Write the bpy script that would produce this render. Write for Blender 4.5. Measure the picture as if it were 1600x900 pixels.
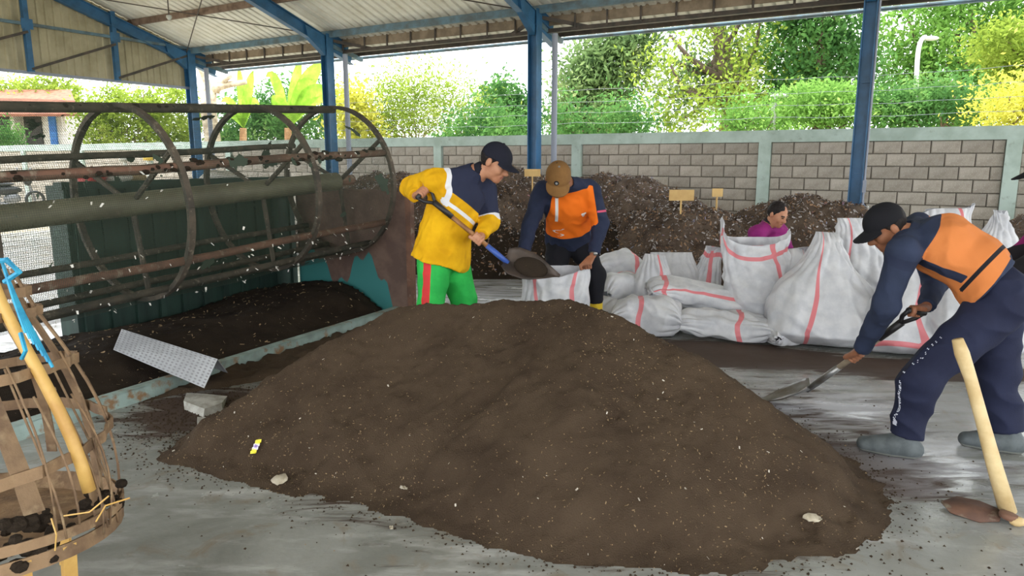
import bpy, math, random
import numpy as np
from mathutils import Vector, Matrix

# ------------------------------------------------------------------ scene, camera, sky, sun, exposure
for o in list(bpy.data.objects):
    bpy.data.objects.remove(o)
scene = bpy.context.scene
col = scene.collection
F_PX, PITCH, EYE = 1100.0, math.radians(10.3), 1.5
cam_d = bpy.data.cameras.new('camera')
cam_d.sensor_width = 36.0
cam_d.lens = 36.0 * F_PX / 1600.0
cam_d.clip_end = 400
cam = bpy.data.objects.new('camera', cam_d)
cam.location = (0, 0, EYE)
cam.rotation_euler = (math.pi / 2 - PITCH, 0, 0)
col.objects.link(cam)
scene.camera = cam

world = bpy.data.worlds.new('sky')
scene.world = world
world.use_nodes = True
wn = world.node_tree.nodes
bgn = wn['Background']
bgn.inputs['Color'].default_value = (0.93, 0.97, 1.0, 1)
bgn.inputs['Strength'].default_value = 3.0

sun_d = bpy.data.lights.new('sun', 'SUN')
sun_d.energy = 4.0
sun_d.angle = math.radians(0.6)
sun_d.color = (1.0, 0.95, 0.84)
sun = bpy.data.objects.new('sun', sun_d)
sv = Vector((-0.22, 0.30, 0.93)).normalized()          # towards the sun: high, beyond the block wall
sun.rotation_euler = sv.to_track_quat('Z', 'Y').to_euler()
sun.location = (0, 10, 20)
col.objects.link(sun)

scene.view_settings.view_transform = 'Standard'
scene.view_settings.look = 'None'
scene.view_settings.exposure = 0.6
scene.view_settings.gamma = 1.0
scene.view_settings.use_curve_mapping = False

rng = np.random.default_rng(7)
random.seed(7)
V = lambda *a: np.array(a, float)
def nrm(v):
    v = np.asarray(v, float)
    return v / (np.linalg.norm(v) + 1e-12)

def at(x, y, d):
    """world point seen at picture point (x, y) at distance d straight ahead"""
    xn = (x - 800) / F_PX; yn = (450 - y) / F_PX
    v = np.array([xn, math.cos(PITCH) + math.sin(PITCH) * yn, -math.sin(PITCH) + math.cos(PITCH) * yn])
    return v * d / v[1] + np.array([0, 0, EYE])
def gnd(x, y, h=0.0):
    v = at(x, y, 1.0) - np.array([0, 0, EYE])
    return v * (h - EYE) / v[2] + np.array([0, 0, EYE])

# the shed is turned 30 degrees: u runs along the block wall to the right, n runs out towards that wall
YAW = math.radians(30)
EU = V(math.cos(YAW), -math.sin(YAW), 0)
EN = V(math.sin(YAW), math.cos(YAW), 0)
EZ = V(0, 0, 1)
def B(u, n, z=0.0):
    return EU * u + EN * n + V(0, 0, z)

# ------------------------------------------------------------------ mesh helpers
class MB:
    def __init__(self):
        self.v = []; self.f = []; self.m = []; self.uv = None
    def add(self, verts, faces, m=0):
        o = len(self.v)
        self.v.extend([tuple(map(float, p)) for p in verts])
        for f in faces:
            self.f.append(tuple(i + o for i in f)); self.m.append(m)
        return self
    def obox(self, c, ax, ay, az, m=0, bev=0.0):
        """box: centre and three half-axis vectors"""
        c, ax, ay, az = [np.asarray(q, float) for q in (c, ax, ay, az)]
        vs = [c + sx * ax + sy * ay + sz * az for sz in (-1, 1) for sy in (-1, 1) for sx in (-1, 1)]
        fs = [(0, 2, 3, 1), (4, 5, 7, 6), (0, 1, 5, 4), (2, 6, 7, 3), (0, 4, 6, 2), (1, 3, 7, 5)]
        return self.add(vs, fs, m)
    def box(self, c, size, m=0):
        return self.obox(c, (size[0] / 2, 0, 0), (0, size[1] / 2, 0), (0, 0, size[2] / 2), m)
    def beam(self, a, b, w, h, up=(0, 0, 1), m=0):
        """bar from a to b, w across, h along up"""
        a = np.asarray(a, float); b = np.asarray(b, float)
        d = nrm(b - a); s = np.cross(d, up)
        if np.linalg.norm(s) < 1e-5: s = np.cross(d, (1, 0, 0))
        s = nrm(s); t = np.cross(s, d)
        return self.obox((a + b) / 2, (b - a) / 2, s * w / 2, t * h / 2, m)
    def tube(self, pts, r, n=8, m=0, cap=True):
        pts = np.asarray(pts, float); k = len(pts)
        r = np.full(k, r, float) if np.isscalar(r) else np.asarray(r, float)
        tang = np.gradient(pts, axis=0)
        d = nrm(tang[0]); s = np.cross(d, (0, 0, 1))
        if np.linalg.norm(s) < 1e-3: s = np.cross(d, (1, 0, 0))
        s = nrm(s); vs = []
        an = np.arange(n) * 2 * math.pi / n
        for i in range(k):
            d = nrm(tang[i]); s = nrm(s - d * np.dot(s, d)); t = np.cross(d, s)
            vs.extend(pts[i] + r[i] * (math.cos(a) * s + math.sin(a) * t) for a in an)
        fs = [(i * n + j, i * n + (j + 1) % n, (i + 1) * n + (j + 1) % n, (i + 1) * n + j) for i in range(k - 1) for j in range(n)]
        if cap:
            fs.append(tuple(range(n - 1, -1, -1))); fs.append(tuple((k - 1) * n + j for j in range(n)))
        return self.add(vs, fs, m)
    def strip(self, pts, side, w, th, m=0):
        """flat band through pts; side = across vectors (list or one), w width, th thickness"""
        pts = np.asarray(pts, float); k = len(pts)
        side = np.asarray(side, float)
        if side.ndim == 1: side = np.tile(side, (k, 1))
        w = np.full(k, w, float) if np.isscalar(w) else np.asarray(w, float)
        tang = np.gradient(pts, axis=0); vs = []
        for i in range(k):
            s = nrm(side[i]); nn = nrm(np.cross(tang[i], s))
            for a, b in ((-1, -1), (1, -1), (1, 1), (-1, 1)):
                vs.append(pts[i] + s * a * w[i] / 2 + nn * b * th / 2)
        fs = [(i * 4 + j, i * 4 + (j + 1) % 4, i * 4 + 4 + (j + 1) % 4, i * 4 + 4 + j) for i in range(k - 1) for j in range(4)]
        fs += [(3, 2, 1, 0), tuple((k - 1) * 4 + j for j in range(4))]
        return self.add(vs, fs, m)
    def lathe(self, prof, o=(0, 0, 0), ax=(0, 0, 1), n=16, m=0):
        o = np.asarray(o, float); ax = nrm(ax)
        s = np.cross(ax, (0, 0, 1))
        if np.linalg.norm(s) < 1e-3: s = V(1, 0, 0)
        s = nrm(s); t = np.cross(ax, s); vs = []
        for r, z in prof:
            vs.extend(o + ax * z + r * (math.cos(2 * math.pi * j / n) * s + math.sin(2 * math.pi * j / n) * t) for j in range(n))
        k = len(prof)
        fs = [(i * n + j, i * n + (j + 1) % n, (i + 1) * n + (j + 1) % n, (i + 1) * n + j) for i in range(k - 1) for j in range(n)]
        return self.add(vs, fs, m)
    def ell(self, c, ax, ay, az, nu=12, nv=8, m=0):
        c, ax, ay, az = [np.asarray(q, float) for q in (c, ax, ay, az)]
        vs = [c + az]; fs = []
        for i in range(1, nv):
            p = math.pi * i / nv
            for j in range(nu):
                t = 2 * math.pi * j / nu
                vs.append(c + az * math.cos(p) + math.sin(p) * (ax * math.cos(t) + ay * math.sin(t)))
        vs.append(c - az); L = len(vs) - 1
        for j in range(nu):
            fs.append((0, 1 + j, 1 + (j + 1) % nu)); fs.append((L, 1 + (nv - 2) * nu + (j + 1) % nu, 1 + (nv - 2) * nu + j))
            for i in range(nv - 2):
                a = 1 + i * nu
                fs.append((a + j, a + nu + j, a + nu + (j + 1) % nu, a + (j + 1) % nu))
        return self.add(vs, fs, m)
    def mesh(self, name):
        me = bpy.data.meshes.new(name)
        me.from_pydata(self.v, [], self.f)
        if any(self.m): me.polygons.foreach_set('material_index', self.m)
        return me
    def build(self, name, mats, parent=None, smooth=False):
        return link(name, self.mesh(name), mats, parent, smooth)

def link(name, me, mats, parent=None, smooth=False):
    if not isinstance(mats, (list, tuple)): mats = [mats]
    if not me.materials:
        for q in mats: me.materials.append(q)
    if smooth: me.polygons.foreach_set('use_smooth', [True] * len(me.polygons))
    o = bpy.data.objects.new(name, me)
    col.objects.link(o)
    if parent is not None: put(o, parent)
    return o
def put(o, parent):
    o.parent = parent
    o.matrix_parent_inverse = Matrix.Translation(-Vector(parent.location)) if not parent.parent else Matrix.Identity(4)
    return o
def fastmesh(name, verts, quads):
    """verts (n,3), quads (m,3 or 4) numpy"""
    me = bpy.data.meshes.new(name)
    k = quads.shape[1]
    me.vertices.add(len(verts)); me.vertices.foreach_set('co', np.ascontiguousarray(verts, dtype=np.float32).ravel())
    me.loops.add(quads.size); me.loops.foreach_set('vertex_index', np.ascontiguousarray(quads, dtype=np.int32).ravel())
    me.polygons.add(len(quads))
    me.polygons.foreach_set('loop_start', np.arange(0, quads.size, k, dtype=np.int32))
    me.update(calc_edges=True)
    return me
def attr(me, name, vals):
    a = me.attributes.new(name, 'FLOAT', 'POINT')
    a.data.foreach_set('value', np.ascontiguousarray(vals, dtype=np.float32))
def tag(o, label=None, cat=None, group=None, kind=None):
    if label: o['label'] = label
    if cat: o['category'] = cat
    if group: o['group'] = group
    if kind: o['kind'] = kind
    return o
def empty(name, loc=(0, 0, 0)):
    o = bpy.data.objects.new(name, None)
    o.location = tuple(map(float, loc)); o.empty_display_size = 0.1
    col.objects.link(o)
    return o
def thing(name, label, cat, loc=(0, 0, 0), group=None):
    return tag(empty(name, loc), label, cat, group)

# smooth pseudo-noise from summed waves
class Waves:
    def __init__(self, seed, freqs, k=5):
        r = np.random.default_rng(seed); self.w = []
        for f, a in freqs:
            for _ in range(k):
                d = r.normal(size=3); d /= np.linalg.norm(d)
                self.w.append((d * f * r.uniform(.7, 1.3), r.uniform(0, 6.28), a / math.sqrt(k)))
    def __call__(self, p):
        s = 0
        for d, ph, a in self.w: s = s + a * np.sin(p @ d + ph)
        return s
# lattice value noise (2-D / 3-D)
_tab = np.random.default_rng(3).random(65536).astype(np.float32)
def vnoise(x, y, z=None):
    xi = np.floor(x).astype(np.int64); yi = np.floor(y).astype(np.int64)
    fx = x - xi; fy = y - yi
    fx = fx * fx * (3 - 2 * fx); fy = fy * fy * (3 - 2 * fy)
    h = lambda a, b: _tab[(a * 7919 + b * 104729 + 13) & 65535]
    return ((h(xi, yi) * (1 - fx) + h(xi + 1, yi) * fx) * (1 - fy) + (h(xi, yi + 1) * (1 - fx) + h(xi + 1, yi + 1) * fx) * fy) - .5
def fbm(x, y, f, octv=4, gain=.5):
    s = 0; a = 1.0
    for i in range(octv):
        s = s + a * vnoise(x * f + 17.3 * i, y * f - 9.1 * i); a *= gain; f *= 2.03
    return s

# ------------------------------------------------------------------ materials
def lin(c):
    """sRGB 0-255 -> linear"""
    return tuple(((v / 255 / 12.92) if v / 255 <= .04045 else ((v / 255 + .055) / 1.055) ** 2.4) for v in c)
def nodes(m):
    return m.node_tree.nodes, m.node_tree.links
def mat(name, c, rough=.7, metal=0.0, c2=None, ns=6.0, lo=.4, hi=.62, c3=None, ns3=30.0, lo3=.55, hi3=.68, bump=0.0, bs=40.0,
        rnd=0.0, spec=.5, layers=(), stretch=None, rough2=None, weave=0.0, detail=5):
    m = bpy.data.materials.new(name); m.use_nodes = True
    nd, lk = nodes(m)
    b = nd['Principled BSDF']
    b.inputs['Roughness'].default_value = rough; b.inputs['Metallic'].default_value = metal
    b.inputs['Specular IOR Level'].default_value = spec
    tc = nd.new('ShaderNodeTexCoord'); src = tc.outputs['Object']
    if stretch:
        mp = nd.new('ShaderNodeMapping'); mp.inputs['Scale'].default_value = stretch
        lk.new(src, mp.inputs['Vector']); src = mp.outputs['Vector']
    rgb = nd.new('ShaderNodeRGB'); rgb.outputs[0].default_value = (*lin(c), 1); cur = rgb.outputs[0]
    def noise(scale, det=detail):
        n = nd.new('ShaderNodeTexNoise'); n.inputs['Scale'].default_value = scale; n.inputs['Detail'].default_value = det
        n.inputs['Roughness'].default_value = .6
        lk.new(src, n.inputs['Vector']); return n.outputs['Fac']
    def ramp(s, a, bb):
        r = nd.new('ShaderNodeMapRange'); r.inputs['From Min'].default_value = a; r.inputs['From Max'].default_value = bb
        lk.new(s, r.inputs['Value']); return r.outputs['Result']
    def mix(f, a, colr):
        x = nd.new('ShaderNodeMix'); x.data_type = 'RGBA'
        lk.new(f, x.inputs['Factor']); lk.new(a, x.inputs['A'])
        if isinstance(colr, tuple): x.inputs['B'].default_value = (*lin(colr), 1)
        else: lk.new(colr, x.inputs['B'])
        return x.outputs['Result']
    f2 = None
    if c2: f2 = ramp(noise(ns), lo, hi); cur = mix(f2, cur, c2)
    if c3: cur = mix(ramp(noise(ns3), lo3, hi3), cur, c3)
    for an, lc in layers:
        a = nd.new('ShaderNodeAttribute'); a.attribute_name = an
        cur = mix(ramp(a.outputs['Fac'], -.0008, .0008), cur, lc)
    if rnd:
        oi = nd.new('ShaderNodeObjectInfo'); h = nd.new('ShaderNodeHueSaturation')
        r = nd.new('ShaderNodeMapRange'); r.inputs['To Min'].default_value = 1 - rnd; r.inputs['To Max'].default_value = 1 + rnd
        lk.new(oi.outputs['Random'], r.inputs['Value']); lk.new(r.outputs['Result'], h.inputs['Value']); lk.new(cur, h.inputs['Color']); cur = h.outputs['Color']
    lk.new(cur, b.inputs['Base Color'])
    if rough2 is not None and f2 is not None:
        r = nd.new('ShaderNodeMapRange'); r.inputs['To Min'].default_value = rough; r.inputs['To Max'].default_value = rough2
        lk.new(f2, r.inputs['Value']); lk.new(r.outputs['Result'], b.inputs['Roughness'])
    if bump:
        bn = nd.new('ShaderNodeBump'); bn.inputs['Strength'].default_value = bump; bn.inputs['Distance'].default_value = .01
        lk.new(noise(bs, 6), bn.inputs['Height']); lk.new(bn.outputs['Normal'], b.inputs['Normal'])
    return m
def leafmat(name, ca, cb, cc=None, ns=1.2, trans=.5, rough=.5):
    m = bpy.data.materials.new(name); m.use_nodes = True
    nd, lk = nodes(m)
    nd.remove(nd['Principled BSDF']); out = nd['Material Output']
    tc = nd.new('ShaderNodeTexCoord'); n = nd.new('ShaderNodeTexNoise'); n.inputs['Scale'].default_value = ns; n.inputs['Detail'].default_value = 6
    n.inputs['Roughness'].default_value = .75
    lk.new(tc.outputs['Object'], n.inputs['Vector'])
    cr = nd.new('ShaderNodeValToRGB'); e = cr.color_ramp.elements
    e[0].position = .34; e[0].color = (*lin(ca), 1); e[1].position = .55; e[1].color = (*lin(cb), 1)
    if cc: x = e.new(.72); x.color = (*lin(cc), 1)
    lk.new(n.outputs['Fac'], cr.inputs['Fac'])
    d = nd.new('ShaderNodeBsdfDiffuse'); t = nd.new('ShaderNodeBsdfTranslucent'); mx = nd.new('ShaderNodeMixShader'); mx.inputs[0].default_value = trans
    lk.new(cr.outputs[0], d.inputs['Color']); lk.new(cr.outputs[0], t.inputs['Color'])
    lk.new(d.outputs[0], mx.inputs[1]); lk.new(t.outputs[0], mx.inputs[2]); lk.new(mx.outputs[0], out.inputs['Surface'])
    return m
def netmat(name, c, scale, cover, c2=None):
    """woven mesh: fine square holes cut through the sheet (uv in metres)"""
    m = bpy.data.materials.new(name); m.use_nodes = True
    nd, lk = nodes(m); b = nd['Principled BSDF']; out = nd['Material Output']
    b.inputs['Roughness'].default_value = .8
    uv = nd.new('ShaderNodeUVMap'); sep = nd.new('ShaderNodeSeparateXYZ'); lk.new(uv.outputs[0], sep.inputs[0])
    def cut(s):
        a = nd.new('ShaderNodeMath'); a.operation = 'MULTIPLY'; a.inputs[1].default_value = scale; lk.new(s, a.inputs[0])
        f = nd.new('ShaderNodeMath'); f.operation = 'FRACT'; lk.new(a.outputs[0], f.inputs[0])
        g = nd.new('ShaderNodeMath'); g.operation = 'LESS_THAN'; g.inputs[1].default_value = cover; lk.new(f.outputs[0], g.inputs[0]); return g.outputs[0]
    mxm = nd.new('ShaderNodeMath'); mxm.operation = 'MAXIMUM'; lk.new(cut(sep.outputs[0]), mxm.inputs[0]); lk.new(cut(sep.outputs[1]), mxm.inputs[1])
    # clogged patches
    tc = nd.new('ShaderNodeTexCoord'); n = nd.new('ShaderNodeTexNoise'); n.inputs['Scale'].default_value = 3.2; n.inputs['Detail'].default_value = 7
    lk.new(tc.outputs['Object'], n.inputs['Vector'])
    gt = nd.new('ShaderNodeMath'); gt.operation = 'GREATER_THAN'; gt.inputs[1].default_value = .66; lk.new(n.outputs['Fac'], gt.inputs[0])
    m2 = nd.new('ShaderNodeMath'); m2.operation = 'MAXIMUM'; lk.new(mxm.outputs[0], m2.inputs[0]); lk.new(gt.outputs[0], m2.inputs[1])
    b.inputs['Base Color'].default_value = (*lin(c), 1)
    tr = nd.new('ShaderNodeBsdfTransparent'); mx = nd.new('ShaderNodeMixShader')
    lk.new(m2.outputs[0], mx.inputs[0]); lk.new(tr.outputs[0], mx.inputs[1]); lk.new(b.outputs[0], mx.inputs[2]); lk.new(mx.outputs[0], out.inputs['Surface'])
    return m

M = {}
M['blue'] = mat('blue_paint', (48, 100, 142), .45, c2=(38, 84, 118), ns=3, bump=.1, bs=20)
M['bluegrey'] = mat('blue_grey_paint', (92, 122, 138), .55, c2=(80, 92, 96), ns=4)
M['pipe'] = mat('grey_pipe', (140, 146, 160), .5)
M['purlin'] = mat('rusty_purlin', (128, 108, 94), .8, c2=(96, 78, 66), ns=5)
M['roofsheet'] = mat('roof_sheet', (222, 220, 210), .5, c2=(204, 200, 186), ns=1.5, rnd=.05)
M['gable'] = mat('gable_sheet', (178, 170, 142), .55, c2=(158, 150, 122), ns=2, rnd=.06)
M['fascia'] = mat('fascia_sheet', (140, 124, 104), .6, c2=(112, 98, 80), ns=4)
M['darksteel'] = mat('dark_steel', (62, 58, 54), .7, c2=(84, 74, 66), ns=6)
M['mint'] = mat('mint_concrete', (186, 204, 196), .8, c2=(164, 182, 172), ns=2.5, c3=(140, 150, 140), ns3=9, lo3=.6, hi3=.8)
M['block'] = mat('concrete_block', (176, 168, 157), .9, c2=(156, 148, 136), ns=5, c3=(188, 182, 172), ns3=60, bump=.4, bs=90, rnd=.14)
M['mortar'] = mat('mortar', (112, 104, 94), .95, c2=(90, 84, 76), ns=10)
M['concretewhite'] = mat('white_pedestal', (190, 192, 186), .8)

# ------------------------------------------------------------------ floor and yard
def floor_material():
    m = bpy.data.materials.new('concrete_floor'); m.use_nodes = True
    nd, lk = nodes(m); b = nd['Principled BSDF']
    tc = nd.new('ShaderNodeTexCoord')
    def noise(scale, det=6, st=None, w=0.0):
        v = tc.outputs['Object']
        if st:
            mp = nd.new('ShaderNodeMapping'); mp.inputs['Scale'].default_value = st; mp.inputs['Rotation'].default_value = (0, 0, .45); lk.new(v, mp.inputs['Vector']); v = mp.outputs['Vector']
        n = nd.new('ShaderNodeTexNoise'); n.inputs['Scale'].default_value = scale; n.inputs['Detail'].default_value = det; n.inputs['Roughness'].default_value = .62
        n.inputs['Distortion'].default_value = w
        lk.new(v, n.inputs['Vector']); return n.outputs['Fac']
    def rng_(s, a, c, lo=0., hi=1.):
        r = nd.new('ShaderNodeMapRange'); r.inputs['From Min'].default_value = a; r.inputs['From Max'].default_value = c
        r.inputs['To Min'].default_value = lo; r.inputs['To Max'].default_value = hi; lk.new(s, r.inputs['Value']); return r.outputs['Result']
    def mix(f, a, c):
        x = nd.new('ShaderNodeMix'); x.data_type = 'RGBA'; lk.new(f, x.inputs['Factor'])
        if isinstance(a, tuple): x.inputs['A'].default_value = (*lin(a), 1)
        else: lk.new(a, x.inputs['A'])
        x.inputs['B'].default_value = (*lin(c), 1); return x.outputs['Result']
    c = mix(rng_(noise(1.6, 7, None, .6), .36, .62), (156, 157, 152), (126, 127, 121))
    c = mix(rng_(noise(3.5, 7, (.6, 2.2, 1)), .52, .7), c, (178, 178, 174))
    c = mix(rng_(noise(5, 8, None, 1.0), .56, .72), c, (134, 124, 110))
    # spilled compost, trodden into the slab around the pile and towards the sacks
    a = nd.new('ShaderNodeAttribute'); a.attribute_name = 'dirt'
    dn = nd.new('ShaderNodeMath'); dn.operation = 'ADD'; lk.new(a.outputs['Fac'], dn.inputs[0])
    lk.new(rng_(noise(4.2, 9, (.55, 2.6, 1), .8), 0, 1, -.62, .62), dn.inputs[1])
    dm = rng_(dn.outputs[0], .42, .62)
    c = mix(dm, c, (70, 54, 44))
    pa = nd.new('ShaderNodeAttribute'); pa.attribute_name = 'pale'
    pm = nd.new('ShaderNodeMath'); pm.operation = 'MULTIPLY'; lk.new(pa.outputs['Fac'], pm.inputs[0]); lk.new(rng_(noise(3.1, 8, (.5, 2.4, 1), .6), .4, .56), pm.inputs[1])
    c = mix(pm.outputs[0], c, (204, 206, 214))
    lk.new(c, b.inputs['Base Color'])
    rr = nd.new('ShaderNodeMapRange'); rr.inputs['To Min'].default_value = 0; rr.inputs['To Max'].default_value = .6; lk.new(dm, rr.inputs['Value'])
    ad = nd.new('ShaderNodeMath'); ad.operation = 'ADD'; lk.new(rng_(noise(2.1, 5), .35, .7, .1, .34), ad.inputs[0]); lk.new(rr.outputs['Result'], ad.inputs[1])
    lk.new(ad.outputs[0], b.inputs['Roughness'])
    bn = nd.new('ShaderNodeBump'); bn.inputs['Strength'].default_value = .25; bn.inputs['Distance'].default_value = .01
    lk.new(noise(14, 8), bn.inputs['Height']); lk.new(bn.outputs['Normal'], b.inputs['Normal'])
    return m
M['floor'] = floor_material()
M['yard'] = mat('yard_ground', (196, 188, 172), .95, c2=(168, 156, 132), ns=.6, c3=(120, 128, 84), ns3=.25, lo3=.55, hi3=.7)
# slab grid with a dirt amount per vertex
us = np.concatenate([np.arange(-16.4, -6, .8), np.arange(-6, 4, .1), np.arange(4, 13, .6)])
ns_ = np.concatenate([np.arange(-5.5, 1, .6), np.arange(1, 9, .1), np.arange(9, 13.01, .4)])
UU, NN = np.meshgrid(us, ns_, indexing='ij')
fx = EU[0] * UU + EN[0] * NN; fy = EU[1] * UU + EN[1] * NN
fv = np.stack([fx, fy, np.zeros_like(fx)], -1).reshape(-1, 3)
nu_, nn_ = UU.shape
ii, jj = np.meshgrid(np.arange(nu_ - 1), np.arange(nn_ - 1), indexing='ij')
fq = np.stack([ii * nn_ + jj, (ii + 1) * nn_ + jj, (ii + 1) * nn_ + jj + 1, ii * nn_ + jj + 1], -1).reshape(-1, 4)
fme = fastmesh('floor', fv, fq)
def blob(x, y, cx, cy, rx, ry, rot=0):
    c, s = math.cos(rot), math.sin(rot); dx = x - cx; dy = y - cy
    return np.exp(-(((dx * c + dy * s) / rx) ** 2 + ((-dx * s + dy * c) / ry) ** 2))
X_, Y_ = fv[:, 0], fv[:, 1]
dirt = np.maximum.reduce([1.0 * blob(X_, Y_, 1.75, 3.3, .45, .45), 1.5 * blob(X_, Y_, 1.6, 5.35, 1.2, .4, -.25), 1.3 * blob(X_, Y_, 2.9, 4.95, 1.1, .32, -.2),
                          .62 * blob(X_, Y_, 1.75, 4.1, 1.0, 1.0), 1.15 * blob(X_, Y_, 1.35, 3.75, .35, .8), .8 * blob(X_, Y_, 0, 3.9, 1.75, 1.5), .9 * blob(X_, Y_, -1.9, 4.1, .55, .6, .5), .75 * blob(X_, Y_, .7, 2.6, .8, .35),
                          .8 * blob(X_, Y_, -2.9, 5.5, 1.1, 2.6, -.5), .55 * blob(X_, Y_, .6, 7.2, 2.0, .5), .9 * blob(X_, Y_, 2.5, 8.6, 3.5, .9, -.5), .45 * blob(X_, Y_, 2.3, 3.2, .9, .6)])
attr(fme, 'dirt', dirt)
attr(fme, 'pale', np.maximum.reduce([.9 * blob(X_, Y_, 2.0, 4.2, .6, .45), .55 * blob(X_, Y_, 2.3, 3.4, .5, .7), .9 * blob(X_, Y_, -.5, 8.2, 1.2, 1.3)]))  # first two: worn, dusty whitening; last: outdoor reflection painted into the slab colour
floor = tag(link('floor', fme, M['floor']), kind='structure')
yd = MB(); yd.box((0, 25, -.06), (220, 200, .1))
yard = tag(yd.build('ground', M['yard']), kind='structure')

# ------------------------------------------------------------------ block wall
WN, WTOP = 12.886, 2.0
PILL = [1.12, -2.4, -5.95, -9.3, -12.7, -16.2, -19.7, -23.2, -26.7, -30.2, -33.7, 4.6]
wm = MB()
wm.obox(B(-15, WN + .09, .9), EU * 20.5, EN * .05, EZ * .9)
wall = tag(wm.build('wall_far', M['mortar']), kind='structure')
cp = MB(); cp.obox(B(-15, WN + .06, WTOP - .1), EU * 20.5, EN * .115, EZ * .1)
cp.build('coping_beam', M['mint'], wall)
for u in PILL:
    MB().obox(B(u, WN + .06, .9), EU * .1, EN * .125, EZ * .9).build('pillar', M['mint'], wall)
def blockmesh(w, h, name='block'):
    mb = MB(); e = .012; x, z = w / 2, h / 2
    vs = [(-x, .03, -z), (x, .03, -z), (x, .03, z), (-x, .03, z), (-x, -.018, -z), (x, -.018, -z), (x, -.018, z), (-x, -.018, z),
          (-x + e, -.03, -z + e), (x - e, -.03, -z + e), (x - e, -.03, z - e), (-x + e, -.03, z - e)]
    fs = [(8, 9, 10, 11), (4, 5, 9, 8), (5, 6, 10, 9), (6, 7, 11, 10), (7, 4, 8, 11), (0, 1, 5, 4), (1, 2, 6, 5), (2, 3, 7, 6), (3, 0, 4, 7)]
    mb.add(vs, fs); return mb
full = blockmesh(.385, .188).mesh('block'); full.materials.append(M['block'])
cache = {}
spots = []
pl = sorted(PILL)
for a, b_ in zip(pl[:-1], pl[1:]):
    u0, u1 = a + .1, b_ - .1
    for r in range(9):
        z = WTOP - .2 - .1 - r * .2
        x = u0 - (.2 if r % 2 else 0) - .04
        while x < u1 - .03:
            s, e = max(x, u0) + .006, min(x + .4, u1) - .006
            if e - s > .05: spots.append(((s + e) / 2, z, e - s, r))
            x += .4
near = sorted(spots, key=lambda q: (q[3] > 5 or q[0] > 2, -q[0]))
rest = MB()
for k, (u, z, w, r) in enumerate(near):
    p = B(u, WN + .03, z)
    if k < 300:
        key = round(w, 2)
        if key not in cache:
            me = blockmesh(w, .188).mesh('block'); me.materials.append(M['block']); cache[key] = me
        o = bpy.data.objects.new('block', cache[key]); col.objects.link(o); o.parent = wall
        o.location = p - EN * random.uniform(0, .006); o.rotation_euler = (0, 0, -YAW)
    else:
        q = blockmesh(w, .188); vs = [EU * a[0] + EN * a[1] + EZ * a[2] + p for a in q.v]
        rest.add(vs, q.f)
tag(rest.build('block_courses', M['block'], wall), kind='stuff')

# barbed wire strands over the wall
def frange(a, b, k): return np.linspace(a, b, k)
for k, z in enumerate((2.22, 2.42, 2.62, 2.85)):
    mb = MB(); uu = frange(-13, 3.5, 34)
    mb.tube([B(u, WN + .05, z - .03 * math.sin((u + 13) % 3.5 / 3.5 * math.pi) + .012 * math.sin(u * 5 + k)) for u in uu], .0028, 4)
    for u in np.arange(-12.8, 3.4, .35):
        mb.beam(B(u, WN + .05, z - .05), B(u + .02, WN + .05, z + .02), .004, .004)
    tag(mb.build('barbed_wire', M['pipe']), ['lowest barbed wire strand above the mint wall coping', 'second barbed wire strand above the wall coping',
        'third barbed wire strand up above the block wall', 'topmost barbed wire strand above the block wall'][k], 'wire', 'barbed wire strands')

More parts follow.
